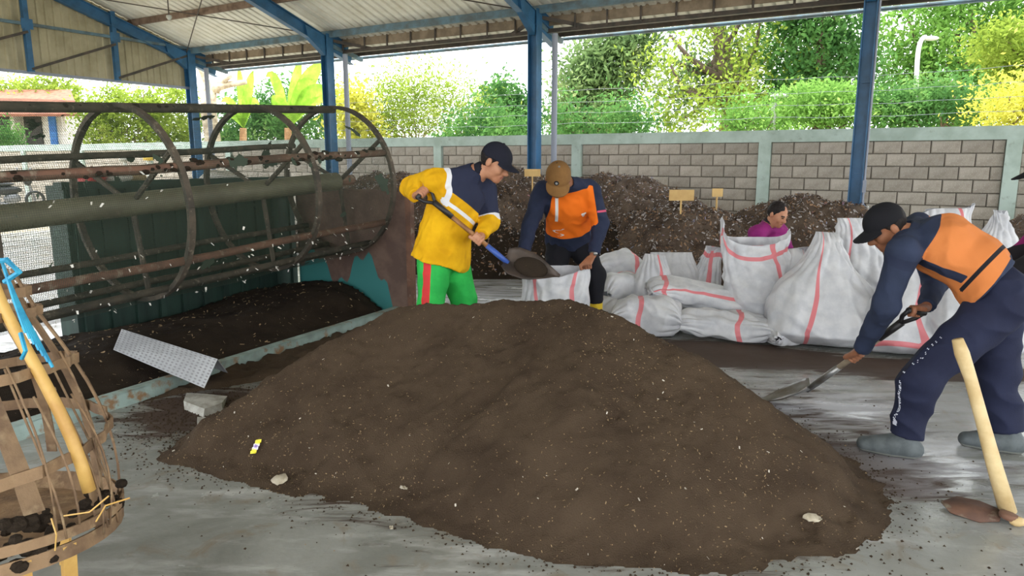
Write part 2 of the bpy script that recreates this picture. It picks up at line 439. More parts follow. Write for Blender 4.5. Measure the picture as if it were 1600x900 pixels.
# ------------------------------------------------------------------ shed: posts
PN = 11.7
EAVE, SLOPE, RIDGE = 4.05, .31, 3.7
def roofz(n):
    return EAVE + .12 + SLOPE * (PN - n) if n >= RIDGE else EAVE + .12 + SLOPE * (PN - RIDGE) - SLOPE * (RIDGE - n)
POSTS = [(-.855, 'blue steel post on white pedestal beside the worker bending at right', .82),
         (-6.28, 'blue steel post standing behind the brown-capped worker', .3),
         (-11.35, 'blue steel post behind the far end of the mesh drum', .3),
         (-15.96, 'blue steel post at the corner of the sheeted gable', .3)]
for u, lab, ph in POSTS:
    t = thing('steel_post', lab, 'post', B(u, PN, 0), 'blue shed posts')
    mb = MB(); hgt = EAVE + .1 - ph; zc = ph + hgt / 2
    mb.obox(B(u - .085, PN, zc), EU * .009, EN * .1, EZ * hgt / 2)
    mb.obox(B(u + .085, PN, zc), EU * .009, EN * .1, EZ * hgt / 2)
    mb.obox(B(u, PN, zc), EU * .085, EN * .006, EZ * hgt / 2)
    cm_ = mb.build('column', M['blue'], t)
    bp_ = MB().obox(B(u, PN, ph + .012), EU * .14, EN * .15, EZ * .012).build('base_plate', M['blue'], t)
    for du, dn in ((-.11, -.12), (.11, -.12), (-.11, .12), (.11, .12)):
        MB().tube([B(u + du, PN + dn, ph + .02), B(u + du, PN + dn, ph + .055)], .014, 6).build('bolt', M['pipe'], bp_)
    for z in (1.3, 2.6, 3.9):
        MB().obox(B(u + .02, PN - .03, z), EU * .06, EN * .03, EZ * .006).build('stiffener', M['blue'], cm_)
    MB().obox(B(u, PN, ph / 2), EU * .19, EN * .2, EZ * ph / 2).build('pedestal', M['concretewhite'], t)
    # knee plate up to the rafter
    mb = MB()
    pts = [B(u, PN - .1, EAVE - .35), B(u, PN - .1, EAVE + .05), B(u, PN - .65, EAVE + .2), B(u, PN - .6, EAVE - .02)]
    mb.add([p - EU * .06 for p in pts] + [p + EU * .06 for p in pts], [(0, 1, 2, 3), (7, 6, 5, 4), (0, 3, 7, 4), (3, 2, 6, 7), (2, 1, 5, 6), (1, 0, 4, 5)])
    mb.build('haunch', M['blue'], t)
    if u > -1:
        MB().tube([B(u + .11, PN - .06, z) for z in (.85, 2, 3.2, 4.0)], .018, 8).build('cable_conduit', M['pipe'], t)
        MB().obox(B(u + .11, PN - .07, 1.12), EU * .03, EN * .03, EZ * .09).build('switch_box', M['pipe'], t)
    else:
        MB().tube([B(u + .28, PN + .25, z) for z in (0, 2, 3.75)], .055, 10).build('downpipe', M['pipe'], t)

# ------------------------------------------------------------------ roof
U0, U1 = -16.3, 9.7
NE, NW = 12.8, -3.4            # eave edges, wall side and camera side
cl = MB()
for s in (-1, 1):
    pass
cl.obox(B((U0 + U1) / 2, RIDGE, roofz(RIDGE) + .06), EU * (U1 - U0) / 2, EN * .12, EZ * .02)
ceil = tag(cl.build('ceiling', M['roofsheet']), kind='structure')
def sheet_mesh(n0, n1, w=1.0, ribs=5, th=.028):
    """ribbed sheet: u across 0..w, running from n0 to n1 following the roof"""
    prof = []
    st = w / ribs
    for i in range(ribs):
        x = i * st
        prof += [(x, 0), (x + st * .62, 0), (x + st * .72, th), (x + st * .9, th)]
    prof.append((w, 0))
    mb = MB(); k = len(prof)
    for n in (n0, n1):
        mb.v.extend([tuple(EU * a + EN * n + EZ * (roofz(n) + .05 + b)) for a, b in prof])
    for i in range(k - 1):
        mb.f.append((i, i + 1, k + i + 1, k + i)); mb.m.append(0)
    return mb.mesh('roof_sheet')
smA = sheet_mesh(RIDGE, NE); smB = sheet_mesh(RIDGE, NW)
for me in (smA, smB): me.materials.append(M['roofsheet'])
for i in range(int(U1 - U0)):
    for me in (smA, smB):
        o = bpy.data.objects.new('roof_sheet', me); col.objects.link(o); o.parent = ceil
        o.location = EU * (U0 + i)
# purlins (channels under the sheets)
for n in [PN + .02, 10.3, 8.9, 7.5, 6.1, 4.7, 3.9, 2.3, .9, -.5, -1.9, -3.1]:
    mb = MB(); z = roofz(n) - .02; e = (abs(n - PN - .02) < .01)
    w, h = (.07, .13) if e else (.055, .13)
    mb.obox(B((U0 + U1) / 2, n, z), EU * (U1 - U0) / 2, EN * w / 2, EZ * h / 2)
    mb.build('purlin', M['bluegrey'] if e else M['purlin'], ceil)
# rafters
for u in [q[0] for q in POSTS] + [4.6]:
    for na, nb in ((PN + .75, RIDGE), (RIDGE, -3.2)):
        a = B(u, na, roofz(na) - .21); b_ = B(u, nb, roofz(nb) - .21)
        mb = MB(); mb.beam(a, b_, .012, .24); mb.beam(a + EZ * .12, b_ + EZ * .12, .13, .014); mb.beam(a - EZ * .12, b_ - EZ * .12, .13, .014)
        mb.build('rafter', M['blue'], ceil)
# tie rods crossing below the sheets
for a, b_ in ((B(-15.9, 8.9, roofz(8.9) - .1), B(-11.3, 11.6, roofz(11.6) - .1)), (B(-11.3, 8.9, roofz(8.9) - .1), B(-15.9, 11.6, roofz(11.6) - .1)),
              (B(-11.3, 8.6, roofz(8.6) - .1), B(-6.3, 11.6, roofz(11.6) - .1)), (B(-15.9, 6.1, roofz(6.1) - .1), B(-11.3, 8.9, roofz(8.9) - .1))):
    MB().tube([a, b_], .012, 5).build('tie_rod', M['darksteel'], ceil)
# overhang: ribbed fascia, hangers, brace frame, gutter pipe
for u in np.arange(-15.6, 10, .62):
    MB().beam(B(u, 12.1, EAVE + .1), B(u, 12.1, EAVE - .2), .03, .03).build('hanger', M['darksteel'], ceil)
MB().obox(B((U0 + U1) / 2, 12.13, EAVE - .02), EU * (U1 - U0) / 2, EN * .012, EZ * .1).build('eave_board', M['fascia'], ceil)
MB().obox(B((U0 + U1) / 2, 12.2, EAVE - .2), EU * (U1 - U0) / 2, EN * .05, EZ * .035).build('eave_girt', M['darksteel'], ceil)
MB().obox(B((U0 + U1) / 2, 12.66, roofz(12.66) - .02), EU * (U1 - U0) / 2, EN * .03, EZ * .04).build('edge_purlin', M['darksteel'], ceil)
MB().tube([B(U0, NE + .08, roofz(NE) - .02), B(U1, NE + .08, roofz(NE) - .02)], .035, 8).build('gutter_pipe', M['bluegrey'], ceil)
for u, _, _ in POSTS:
    for du in (-.55, .55):
        MB().beam(B(u + du * .1, PN + .15, EAVE - .02), B(u + du * 1.6, 12.3, EAVE - .2), .05, .06).build('brace', M['darksteel'], ceil)
    MB().beam(B(u, PN, EAVE - .1), B(u, NE, roofz(NE) - .08), .07, .09).build('outrigger', M['bluegrey'], ceil)
    MB().beam(B(u, PN + .1, EAVE + .05), B(u, PN + .6, EAVE - .1), .14, .2).build('bracket', M['blue'], ceil)

# ------------------------------------------------------------------ gable wall on the left
GU = -15.96
gw = MB(); gw.obox(B(GU - .08, 3.7, 3.26), EU * .03, EN * 8.0, EZ * .03)
gable = tag(gw.build('wall_left', M['pipe']), kind='structure')
nsh = 16
for i in range(nsh):
    n0 = -4.3 + i; prof = []
    for q in range(6):
        x = n0 + q / 6
        prof += [(x, 0), (x + .1, 0), (x + .115, .035), (x + .15, .035)]
    prof.append((n0 + 1, 0)); k = len(prof); mb = MB()
    mb.v.extend([tuple(B(GU - .14 + b, a, 3.27)) for a, b in prof])
    mb.v.extend([tuple(B(GU - .14 + b, a, roofz(a) + .04)) for a, b in prof])
    for j in range(k - 1):
        mb.f.append((j, j + 1, k + j + 1, k + j)); mb.m.append(0)
    mb.build('cladding_sheet', M['gable'], gable)
studs = [9.83, 8.02, 6.2, 4.4, 2.6]
for n in studs:
    MB().obox(B(GU, n, (3.27 + roofz(n)) / 2), EU * .05, EN * .05, EZ * (roofz(n) - 3.27) / 2).build('stud', M['blue'], gable)
MB().beam(B(GU + .02, PN, 4.2), B(GU + .02, -4, 4.2), .05, .06).build('girt', M['bluegrey'], gable)
for a, b_ in zip([PN] + studs[:-1], studs):
    MB().beam(B(GU + .04, b_, 3.32), B(GU + .04, a, 4.05), .045, .05).build('brace', M['darksteel'], gable)
for n in studs:
    MB().obox(B(GU + .05, n, 4.2), EU * .008, EN * .11, EZ * .1).build('gusset', M['blue'], gable)
# hanging lamp rod with a bulb
t = thing('pendant_lamp', 'small bulb on a thin rod hanging under the roof sheets', 'lamp', B(-13.2, 9.3, roofz(9.3)))
MB().tube([B(-13.2, 9.3, roofz(9.3)), B(-13.2, 9.3, roofz(9.3) - .6)], .012, 6).build('rod', M['darksteel'], t)
MB().lathe([(.0, 0), (.05, -.01), (.055, -.05), (.03, -.09), (0, -.1)], B(-13.2, 9.3, roofz(9.3) - .59), n=10).build('bulb', M['concretewhite'], t, True)

# ------------------------------------------------------------------ planting beyond the wall
M['leafA'] = leafmat('leaf_yellow_green', (91, 112, 44), (150, 171, 72), (210, 215, 126), 1.1)
M['leafB'] = leafmat('leaf_mid_green', (51, 89, 51), (96, 140, 75), (154, 182, 107), .9)
M['leafC'] = leafmat('leaf_dull_green', (68, 93, 63), (122, 147, 93), (196, 201, 150), .8)
M['leafD'] = leafmat('leaf_bright_green', (72, 112, 51), (126, 168, 82), (182, 210, 122), .8)
M['leafY'] = leafmat('leaf_yellow', (154, 161, 63), (206, 203, 93), (239, 231, 152), 1.6)
M['banana'] = leafmat('banana_leaf', (117, 159, 56), (159, 199, 77), (206, 229, 112), 1.5, .6)
M['bark'] = mat('bark', (129, 112, 94), .9, c2=(92, 77, 63), ns=6, bump=.5, bs=30)
M['darkbark'] = mat('dark_bark', (92, 78, 64), .9, c2=(64, 54, 44), ns=6, bump=.5, bs=30)
M['palebark'] = mat('pale_bark', (199, 187, 162), .9, c2=(152, 135, 114), ns=5)
M['dryleaf'] = leafmat('dry_leaf', (171, 129, 92), (210, 171, 129), (225, 202, 160), 3, .3)

def leaves(name, blobs, n, size, m, parent, seed, clus=.35, per=26, flat=.0, droop=0.0, asp=.45):
    """crown of small pointed leaves in clusters; blobs = (centre, rx, ry, rz)"""
    r = np.random.default_rng(seed)
    wts = np.array([b[1] * b[2] + b[1] * b[3] for b in blobs]); wts = wts / wts.sum()
    n = int(n * 1.7); size = size * .8; per = int(per * 1.6); clus = clus * .8; nc = max(1, n // per)
    bi = r.choice(len(blobs), nc, p=wts)
    d = r.normal(size=(nc, 3)); d /= np.linalg.norm(d, axis=1)[:, None]
    rad = r.uniform(.2, 1.0, nc) ** .4
    C = np.array([b[0] for b in blobs])[bi]; R = np.array([[b[1], b[2], b[3]] for b in blobs])[bi]
    cc = C + d * R * rad[:, None]
    P = np.repeat(cc, per, 0) + r.normal(size=(nc * per, 3)) * np.array([clus, clus, clus * (1 - flat)])
    k = len(P)
    ax = r.normal(size=(k, 3)); ax[:, 2] -= droop; ax /= np.linalg.norm(ax, axis=1)[:, None]
    nr = r.normal(size=(k, 3)); nr[:, 2] += .6; sd = np.cross(ax, nr); sd /= np.linalg.norm(sd, axis=1)[:, None] + 1e-9
    s = size * r.uniform(.6, 1.4, k)[:, None]
    vs = np.stack([P - ax * s * .5, P + sd * s * asp * .5, P + ax * s * .5, P - sd * s * asp * .5], 1).reshape(-1, 3)
    me = fastmesh(name, vs, np.arange(k * 4).reshape(-1, 4))
    o = link(name, me, m, parent)
    return tag(o, kind='stuff')
def limb(a, b, r0, r1, wob=.2, seg=6, seed=0, nn=6):
    r = np.random.default_rng(seed); a = np.asarray(a); b = np.asarray(b)
    t = np.linspace(0, 1, seg)[:, None]
    p = a + (b - a) * t + r.normal(size=(seg, 3)) * wob * np.sin(t * math.pi)
    return MB().tube(p, np.linspace(r0, r1, seg), nn)
def ground_at(x, d):
    p = at(x, 300, d); p[2] = 0; return p
def blobpx(x0, y0, x1, y1, d, dep=None):
    a = at(x0, y0, d); b = at(x1, y1, d); c = (a + b) / 2
    rx = abs(b[0] - a[0]) / 2; rz = abs(b[2] - a[2]) / 2
    return (c, rx, dep or min(rx, 2.5), rz)
def tree(name, label, cat, bx, d, blobs, n, size, m, trunk=(.16, .07), seed=1, branches=5, bark='bark', group=None, **kw):
    base = ground_at(bx, d)
    t = thing(name, label, cat, base, group)
    bl = [blobpx(*b[:4], d + (b[4] if len(b) > 4 else 0)) for b in blobs]
    top = max(bl, key=lambda q: q[1])[0]
    fork = base + (np.array([top[0], top[1], 0]) - base) * .3; fork[2] = max(1.2, min(top[2] * .6, top[2] - .4))
    limb(base, fork, trunk[0], trunk[0] * .75, .1, 6, seed, 8).build('trunk', M[bark], t, True)
    r = random.Random(seed)
    for i in range(branches):
        b = bl[i % len(bl)]
        e = b[0] + V(r.uniform(-.6, .6) * b[1], r.uniform(-.6, .6) * b[2], r.uniform(-.1, .75) * b[3])
        limb(fork, e, trunk[0] * .55, trunk[1] * .35, .18, 7, seed * 31 + i).build('branch', M[bark], t, True)
    leaves('crown', bl, n, size, m, t, seed, **kw)
    return t
TG = 'trees beyond the wall'
tree('shrub', 'tall feathery yellow-green shrub above the wall behind the mesh drum', 'shrub', 655, 23, [(560, 130, 640, 235), (590, 95, 700, 220), (660, 110, 750, 235), (540, 165, 600, 240)], 8000, .17, M['leafA'], (.05, .04), 11, 12, 'palebark', None, clus=.5, asp=.28)
tree('tree', 'round mid-green tree between the feathery shrub and third post', 'tree', 785, 30, [(745, 120, 815, 235), (775, 150, 830, 240)], 3600, .26, M['leafB'], (.15, .06), 12, 4, group=TG)
tree('shrub', 'low green shrub at the wall just left of the third post', 'shrub', 720, 21, [(690, 175, 830, 250)], 3200, .16, M['leafB'], (.05, .03), 31, 4)
tree('tree', 'broad green tree just right of the third blue post', 'tree', 930, 26, [(870, 70, 960, 200), (900, 45, 1010, 150), (865, 130, 980, 235), (955, 25, 1030, 110), (870, 160, 930, 250)], 9000, .26, M['leafC'], (.2, .08), 13, 7, group=TG, clus=.45)
t4 = tree('tree', 'sparse sunlit tree with a thick forked brown trunk', 'tree', 1145, 27, [(1015, 60, 1100, 170), (1060, 90, 1140, 190), (1100, 20, 1200, 110), (1140, 60, 1210, 170), (1010, 140, 1090, 230), (1050, -40, 1190, 50), (1170, 130, 1230, 230)], 4200, .24, M['leafC'], (.42, .12), 14, 14, group=TG, clus=.5)
for k, pts in enumerate(([(1150, 215), (1140, 150), (1122, 100), (1105, 55), (1090, 10)], [(1140, 160), (1165, 120), (1185, 70), (1195, 20)], [(1128, 118), (1085, 95), (1050, 60)], [(1150, 190), (1185, 150), (1215, 135)], [(1122, 100), (1150, 50), (1160, 5)], [(1138, 170), (1095, 150), (1060, 130), (1035, 95)])):
    pp = [at(x, y, 23.2) for x, y in pts]
    pp = [p + np.random.default_rng(k * 7 + i).normal(size=3) * .12 for i, p in enumerate(pp)]
    MB().tube(pp, np.linspace(.3 if k == 0 else .13, .08 if k == 0 else .035, len(pp)), 8).build('limb', M['darkbark'], t4, True)
MB().tube([at(1150, 220, 23.2) * [1, 1, 0], at(1150, 215, 23.2)], .31, 10).build('limb', M['darkbark'], t4, True)
leaves('young_leaves', [blobpx(1000, 60, 1100, 210, 22.6), blobpx(1090, 130, 1180, 215, 22.6), blobpx(1060, -10, 1200, 60, 22.6), blobpx(1140, 60, 1230, 150, 22.6)], 2600, .2, M['leafA'], t4, 77, clus=.5)
tree('tree', 'dense blue-green tree filling the gap left of the right post', 'tree', 1265, 23, [(1195, 20, 1290, 150), (1240, -30, 1350, 80), (1270, 60, 1360, 190), (1190, -60, 1280, 40), (1200, 90, 1290, 190)], 10000, .22, M['leafB'], (.22, .08), 15, 8, group=TG, clus=.4)
tree('tree', 'large leafy tree rising behind the white street lamp', 'tree', 1470, 24, [(1370, -20, 1480, 110), (1400, 60, 1530, 190), (1460, -70, 1600, 60), (1500, 40, 1640, 150), (1375, 100, 1450, 200), (1560, -30, 1700, 80)], 14000, .22, M['leafD'], (.28, .1), 16, 10, group=TG, clus=.42)
tree('tree', 'bright yellow-green tree in the upper right corner', 'tree', 1600, 19, [(1530, 25, 1640, 120), (1560, 70, 1680, 160)], 4200, .17, M['leafA'], (.14, .06), 17, 5, group=TG, flat=.5)
tree('shrub', 'layered pale green shrub behind wires left of the right post', 'shrub', 1290, 17, [(1220, 130, 1340, 180), (1235, 155, 1350, 205), (1270, 140, 1345, 185)], 4600, .13, M['leafD'], (.06, .03), 18, 6, flat=.55)
tree('shrub', 'layered green shrub over the wall at the lamp post foot', 'shrub', 1440, 16.5, [(1365, 135, 1440, 185), (1430, 120, 1530, 175), (1450, 150, 1560, 200), (1360, 160, 1450, 205)], 6000, .13, M['leafB'], (.06, .03), 19, 8, flat=.5)
tree('shrub', 'yellow flowering shrub above the wall at the right edge', 'shrub', 1580, 14.5, [(1545, 140, 1640, 200), (1570, 120, 1660, 180)], 2600, .12, M['leafY'], (.05, .03), 20, 5)
tree('shrub', 'low bright shrub beside the thick forked trunk', 'shrub', 1175, 17, [(1130, 165, 1230, 215)], 1700, .13, M['leafD'], (.04, .03), 21, 4)
tree('shrub', 'low green shrub at the wall under the broad tree', 'shrub', 885, 19, [(850, 160, 910, 225), (930, 170, 1010, 225)], 2600, .15, M['leafB'], (.04, .03), 22, 4)
tree('shrub', 'yellow-green hedge seen through the drum left of the corner post', 'shrub', 230, 32, [(150, 135, 250, 240), (215, 120, 310, 240), (120, 150, 190, 240)], 6000, .24, M['leafA'], (.08, .04), 23, 6)
tree('shrub', 'yellow-green tree top under the gable sheets at the far left', 'shrub', 40, 40, [(-60, 125, 60, 190), (30, 120, 130, 175)], 3600, .3, M['leafA'], (.1, .05), 24, 4)
tree('shrub', 'small green shrub in front of the white house', 'shrub', 10, 33, [(-20, 195, 30, 235)], 900, .2, M['leafB'], (.05, .03), 25, 3)
tree('shrub', 'dark green shrub behind the banana plants', 'shrub', 420, 30, [(320, 130, 420, 245), (400, 110, 540, 240), (330, 180, 480, 250)], 5200, .26, M['leafB'], (.08, .04), 26, 6)
tree('shrub', 'yellow-green shrub right of the second blue post', 'shrub', 550, 22, [(525, 140, 585, 235)], 1800, .2, M['leafY'], (.04, .03), 27, 4)
# sandy bare tree by the corner post
t = thing('bare_tree', 'pale bare tree trunk with stub branches beside the corner post', 'tree', ground_at(328, 24))
limb(ground_at(328, 24), at(326, 140, 24), .28, .24, .06, 6, 5, 10).build('trunk', M['palebark'], t, True)
for k, (x, y) in enumerate(((362, 118), (312, 95), (350, 135), (385, 128))):
    limb(at(326, 142, 24), at(x, y, 24), .14, .08, .06, 5, 50 + k).build('branch', M['palebark'], t, True)
# banana plants: every blade its own part
def banana(x, d, blades, label, seed):
    base = ground_at(x, d); t = thing('banana_plant', label, 'plant', base, 'banana plants')
    top = at(x, 200, d)
    limb(base, top, .16, .11, .03, 5, seed, 10).build('stem', M['dryleaf'], t, True)
    for (tx, ty, w, arch) in blades:
        tip = at(tx, ty, d + random.uniform(-.4, .4)); k = 9; a = top
        s = np.linspace(0, 1, k)[:, None]; mid = (a + tip) / 2 + V(0, 0, arch)
        p = (1 - s) ** 2 * a + 2 * s * (1 - s) * mid + s ** 2 * tip
        tg = np.gradient(p, axis=0); side = np.array([nrm(np.cross(q, V(.25, 1, .3))) for q in tg])
        ww = w * .62 * np.clip(np.sin(np.clip(s[:, 0] * 1.05, 0, 1) * math.pi) ** .6, .06, 1)
        vs = []; fs = []
        for i in range(k):
            nn_v = nrm(np.cross(tg[i], side[i]))
            vs += [p[i] - side[i] * ww[i] * .5 - nn_v * .06 * w, p[i], p[i] + side[i] * ww[i] * .5 - nn_v * .06 * w]
        for i in range(k - 1):
            fs += [(3 * i, 3 * i + 1, 3 * i + 4, 3 * i + 3), (3 * i + 1, 3 * i + 2, 3 * i + 5, 3 * i + 4)]
        MB().add(vs, fs).build('leaf', M['banana'], t, True)
banana(450, 23, [(425, 165, .75, .9), (505, 95, .9, .6), (415, 120, .6, 1.2), (515, 140, .8, .8), (470, 85, .6, .3), (540, 145, .5, .7), (488, 125, .5, .9)], 'banana plant with a wide glossy blade left of the second post', 1)
banana(380, 25, [(345, 160, .5, .8), (395, 110, .6, .5), (405, 165, .5, .9), (352, 185, .5, .5), (372, 100, .5, .3)], 'banana plant with split blades nearer the corner post', 2)
# street lamps
def street_lamp(label, x, d, ytop, armx, army, z0=0):
    base = ground_at(x, d); t = thing('street_lamp', label, 'lamp', base)
    p1 = at(x + 6, ytop + 40, d); p2 = at(armx, army, d)
    s = np.linspace(0, 1, 7)[:, None]; c = at(x + 8, army - 2, d)
    cur = (1 - s) ** 2 * p1 + 2 * s * (1 - s) * c + s ** 2 * p2
    MB().tube(np.vstack([[base], (base + p1)[None] / 2, cur]), .06, 8).build('pole', M['concretewhite'], t, True)
    h = MB(); h.ell(p2 + V(.12, 0, -.03), V(.22, 0, 0), V(0, .1, 0), V(0, 0, .06)); h.build('lamp_head', M['concretewhite'], t, True)
street_lamp('tall white street lamp with a curved arm among the trees', 1427, 19, 60, 1447, 58)
street_lamp('short white lamp on a thin pole by the forked tree', 1203, 17, 140, 1210, 148)
# house beyond the wall at far left
M['housewhite'] = mat('white_plaster', (226, 224, 216), .85, c2=(206, 202, 190), ns=2)
M['housedark'] = mat('dark_opening', (52, 46, 44), .6)
M['housedoor'] = mat('blue_door', (62, 132, 206), .5, c2=(46, 110, 186), ns=3)
M['tile'] = mat('clay_tiles', (150, 96, 72), .85, c2=(120, 74, 56), ns=5)
hb = ground_at(60, 36); t = thing('house', 'small white house with a blue door beyond the wall', 'house', hb)
def hp(x, y, dd=0): return at(x, y, 36 + dd)
def hbox(name, x0, y0, x1, y1, d0, d1, m):
    a = hp(x0, y0, d0); b = hp(x1, y1, d0)
    return MB().box(((a[0] + b[0]) / 2, 36 + (d0 + d1) / 2, (a[2] + b[2]) / 2), (abs(b[0] - a[0]), abs(d1 - d0), abs(b[2] - a[2]))).build(name, m, t)
hbox('wall', -60, 170, 112, 330, .3, 4, M['housewhite'])
hbox('window', 36, 182, 68, 232, .2, .32, M['housedark']); hbox('window', -4, 180, 18, 232, .2, .32, M['housedark'])
hbox('door', 74, 178, 98, 300, .18, .32, M['housedoor'])
hbox('column', 20, 175, 33, 320, -.3, .3, M['housewhite']); hbox('column', 100, 175, 112, 320, -.3, .3, M['housewhite'])
a, b, c, d = hp(-80, 178, -1.2), hp(125, 178, -1.2), hp(110, 140, 3), hp(-70, 140, 3)
MB().add([a, b, c, d, a - EZ * .12, b - EZ * .12, c - EZ * .12, d - EZ * .12], [(0, 1, 2, 3), (7, 6, 5, 4), (0, 4, 5, 1), (1, 5, 6, 2), (2, 6, 7, 3), (3, 7, 4, 0)]).build('roof', M['tile'], t)

# ------------------------------------------------------------------ height-field heaps
def inside_poly(x, y, poly):
    ins = np.zeros(x.shape, bool); k = len(poly)
    for i in range(k):
        x0, y0 = poly[i]; x1, y1 = poly[(i + 1) % k]
        c = ((y0 > y) != (y1 > y)) & (x < (x1 - x0) * (y - y0) / (y1 - y0 + 1e-12) + x0)
        ins ^= c
    return ins
def poly_dist(x, y, poly):
    d = np.full(x.shape, 1e9); k = len(poly)
    for i in range(k):
        a = np.array(poly[i]); b = np.array(poly[(i + 1) % k]); ab = b - a
        t = np.clip(((x - a[0]) * ab[0] + (y - a[1]) * ab[1]) / (ab @ ab), 0, 1)
        d = np.minimum(d, np.hypot(x - a[0] - t * ab[0], y - a[1] - t * ab[1]))
    return np.where(inside_poly(x, y, poly), d, -d)
def smooth_poly(p, it=2):
    p = np.array(p, float)
    for _ in range(it):
        q = np.roll(p, -1, 0); p = np.stack([p * .75 + q * .25, p * .25 + q * .75], 1).reshape(-1, 2)
    return p.tolist()
def sstep(a, b, x):
    t = np.clip((x - a) / (b - a), 0, 1); return t * t * (3 - 2 * t)
def heap(name, x0, x1, y0, y1, res, hf, m, attrs=None):
    xs = np.arange(x0, x1, res); ys = np.arange(y0, y1, res)
    X, Y = np.meshgrid(xs, ys, indexing='ij'); Z = hf(X, Y)
    keep = Z > -.004
    nx, ny = X.shape
    i, j = np.meshgrid(np.arange(nx - 1), np.arange(ny - 1), indexing='ij')
    q = np.stack([i * ny + j, (i + 1) * ny + j, (i + 1) * ny + j + 1, i * ny + j + 1], -1).reshape(-1, 4)
    kq = keep.ravel()[q].any(1); q = q[kq]
    used = np.unique(q); rm = np.zeros(nx * ny, np.int64); rm[used] = np.arange(len(used))
    v = np.stack([X, Y, np.maximum(Z, -.004)], -1).reshape(-1, 3)[used]
    me = fastmesh(name, v, rm[q])
    if attrs:
        for an, fn in attrs.items(): attr(me, an, fn(v[:, 0], v[:, 1]))
    return me
def compost_mat(name, c, c2, chip, dens=.5, bump=.9, layers=()):
    m = mat(name, c, .95, c2=c2, ns=3.5, lo=.4, hi=.65, bump=bump, bs=160, spec=.15, layers=layers)
    nd, lk = nodes(m); b = nd['Principled BSDF']
    tc = nd.new('ShaderNodeTexCoord'); vo = nd.new('ShaderNodeTexVoronoi'); vo.inputs['Scale'].default_value = 62; vo.inputs['Randomness'].default_value = 1
    lk.new(tc.outputs['Object'], vo.inputs['Vector'])
    sp = nd.new('ShaderNodeSeparateColor'); lk.new(vo.outputs['Color'], sp.inputs[0])
    a = nd.new('ShaderNodeMath'); a.operation = 'LESS_THAN'; a.inputs[1].default_value = .16; lk.new(vo.outputs['Distance'], a.inputs[0])
    g = nd.new('ShaderNodeMath'); g.operation = 'GREATER_THAN'; g.inputs[1].default_value = 1 - .12 * dens; lk.new(sp.outputs[0], g.inputs[0])
    x = nd.new('ShaderNodeMath'); x.operation = 'MULTIPLY'; lk.new(a.outputs[0], x.inputs[0]); lk.new(g.outputs[0], x.inputs[1])
    mx = nd.new('ShaderNodeMix'); mx.data_type = 'RGBA'; lk.new(x.outputs[0], mx.inputs['Factor'])
    old = b.inputs['Base Color'].links[0].from_socket; lk.new(old, mx.inputs['A']); mx.inputs['B'].default_value = (*lin(chip), 1)
    lk.new(mx.outputs['Result'], b.inputs['Base Color'])
    return m
M['compost'] = compost_mat('compost', (80, 66, 52), (68, 55, 43), (150, 126, 96), .7)
M['darkcompost'] = compost_mat('damp_compost', (52, 43, 34), (42, 34, 27), (112, 94, 74), .4)
M['litter'] = compost_mat('raw_litter_heap', (104, 90, 78), (74, 62, 54), (190, 184, 176), 2.0, 1.0)

# main pile
front = [(230, 716), (330, 742), (440, 764), (560, 780), (650, 806), (730, 842), (810, 864), (900, 880), (1000, 886), (1120, 890), (1230, 882), (1330, 852), (1385, 822), (1400, 775)]
outline = [tuple(gnd(*q)[:2]) for q in front] + [(1.72, 3.5), (1.5, 4.15), (1.1, 4.7), (.5, 4.95), (-.25, 5.05), (-.95, 5.0), (-1.45, 4.7), (-1.72, 4.1)]
outline = smooth_poly(outline, 2)
def pile_h(x, y, rough=True):
    d = poly_dist(x, y, outline)
    d = d + (.09 * fbm(x, y, 3.1, 3) + .05 * fbm(x, y, 11, 2)) * sstep(.5, .0, np.abs(d))
    dd = d + .07 * fbm(x, y, 1.9, 3) * sstep(0, .3, d)
    h = .66 * np.maximum(dd, 0)
    # soft crest
    cap = .755 + .03 * np.sin(x * 3.1 + .6) + .03 * fbm(x, y, 2.3, 2)
    k = .10
    t = np.clip(.5 + .5 * (cap - h) / k, 0, 1)
    h = cap * (1 - t) + h * t - k * t * (1 - t)
    # toe thins out
    h = h * sstep(-.02, .22, d) * .98 + .012 * sstep(-.03, .05, d) - .004 * (d < -.03)
    # slumped fan on the front face
    fx, fy = .17, 3.42
    ang = np.arctan2(x - fx + .12 * (fy - y), fy - y); r = np.hypot(x - fx, y - fy)
    fan = sstep(.85, .55, np.abs(ang + .1) + .1 * fbm(x, y, 5, 2)) * sstep(.0, .3, r) * sstep(.92, .5, r)
    h = h + .04 * fan
    if rough:
        s = sstep(-.02, .1, d)
        h = h + s * (.022 * fbm(x, y, 5, 3) + .012 * fbm(x, y, 16, 3) + .012 * fbm(x, y, 45, 2))
    return np.where(d > -.05, h, -.02)
pile = link('compost_pile', heap('compost_pile', -2.1, 2.0, 2.2, 5.8, .0135, pile_h, M['compost']), M['compost'], None, True)
tag(pile, 'large heap of sieved brown compost in the middle of the floor', 'compost heap')

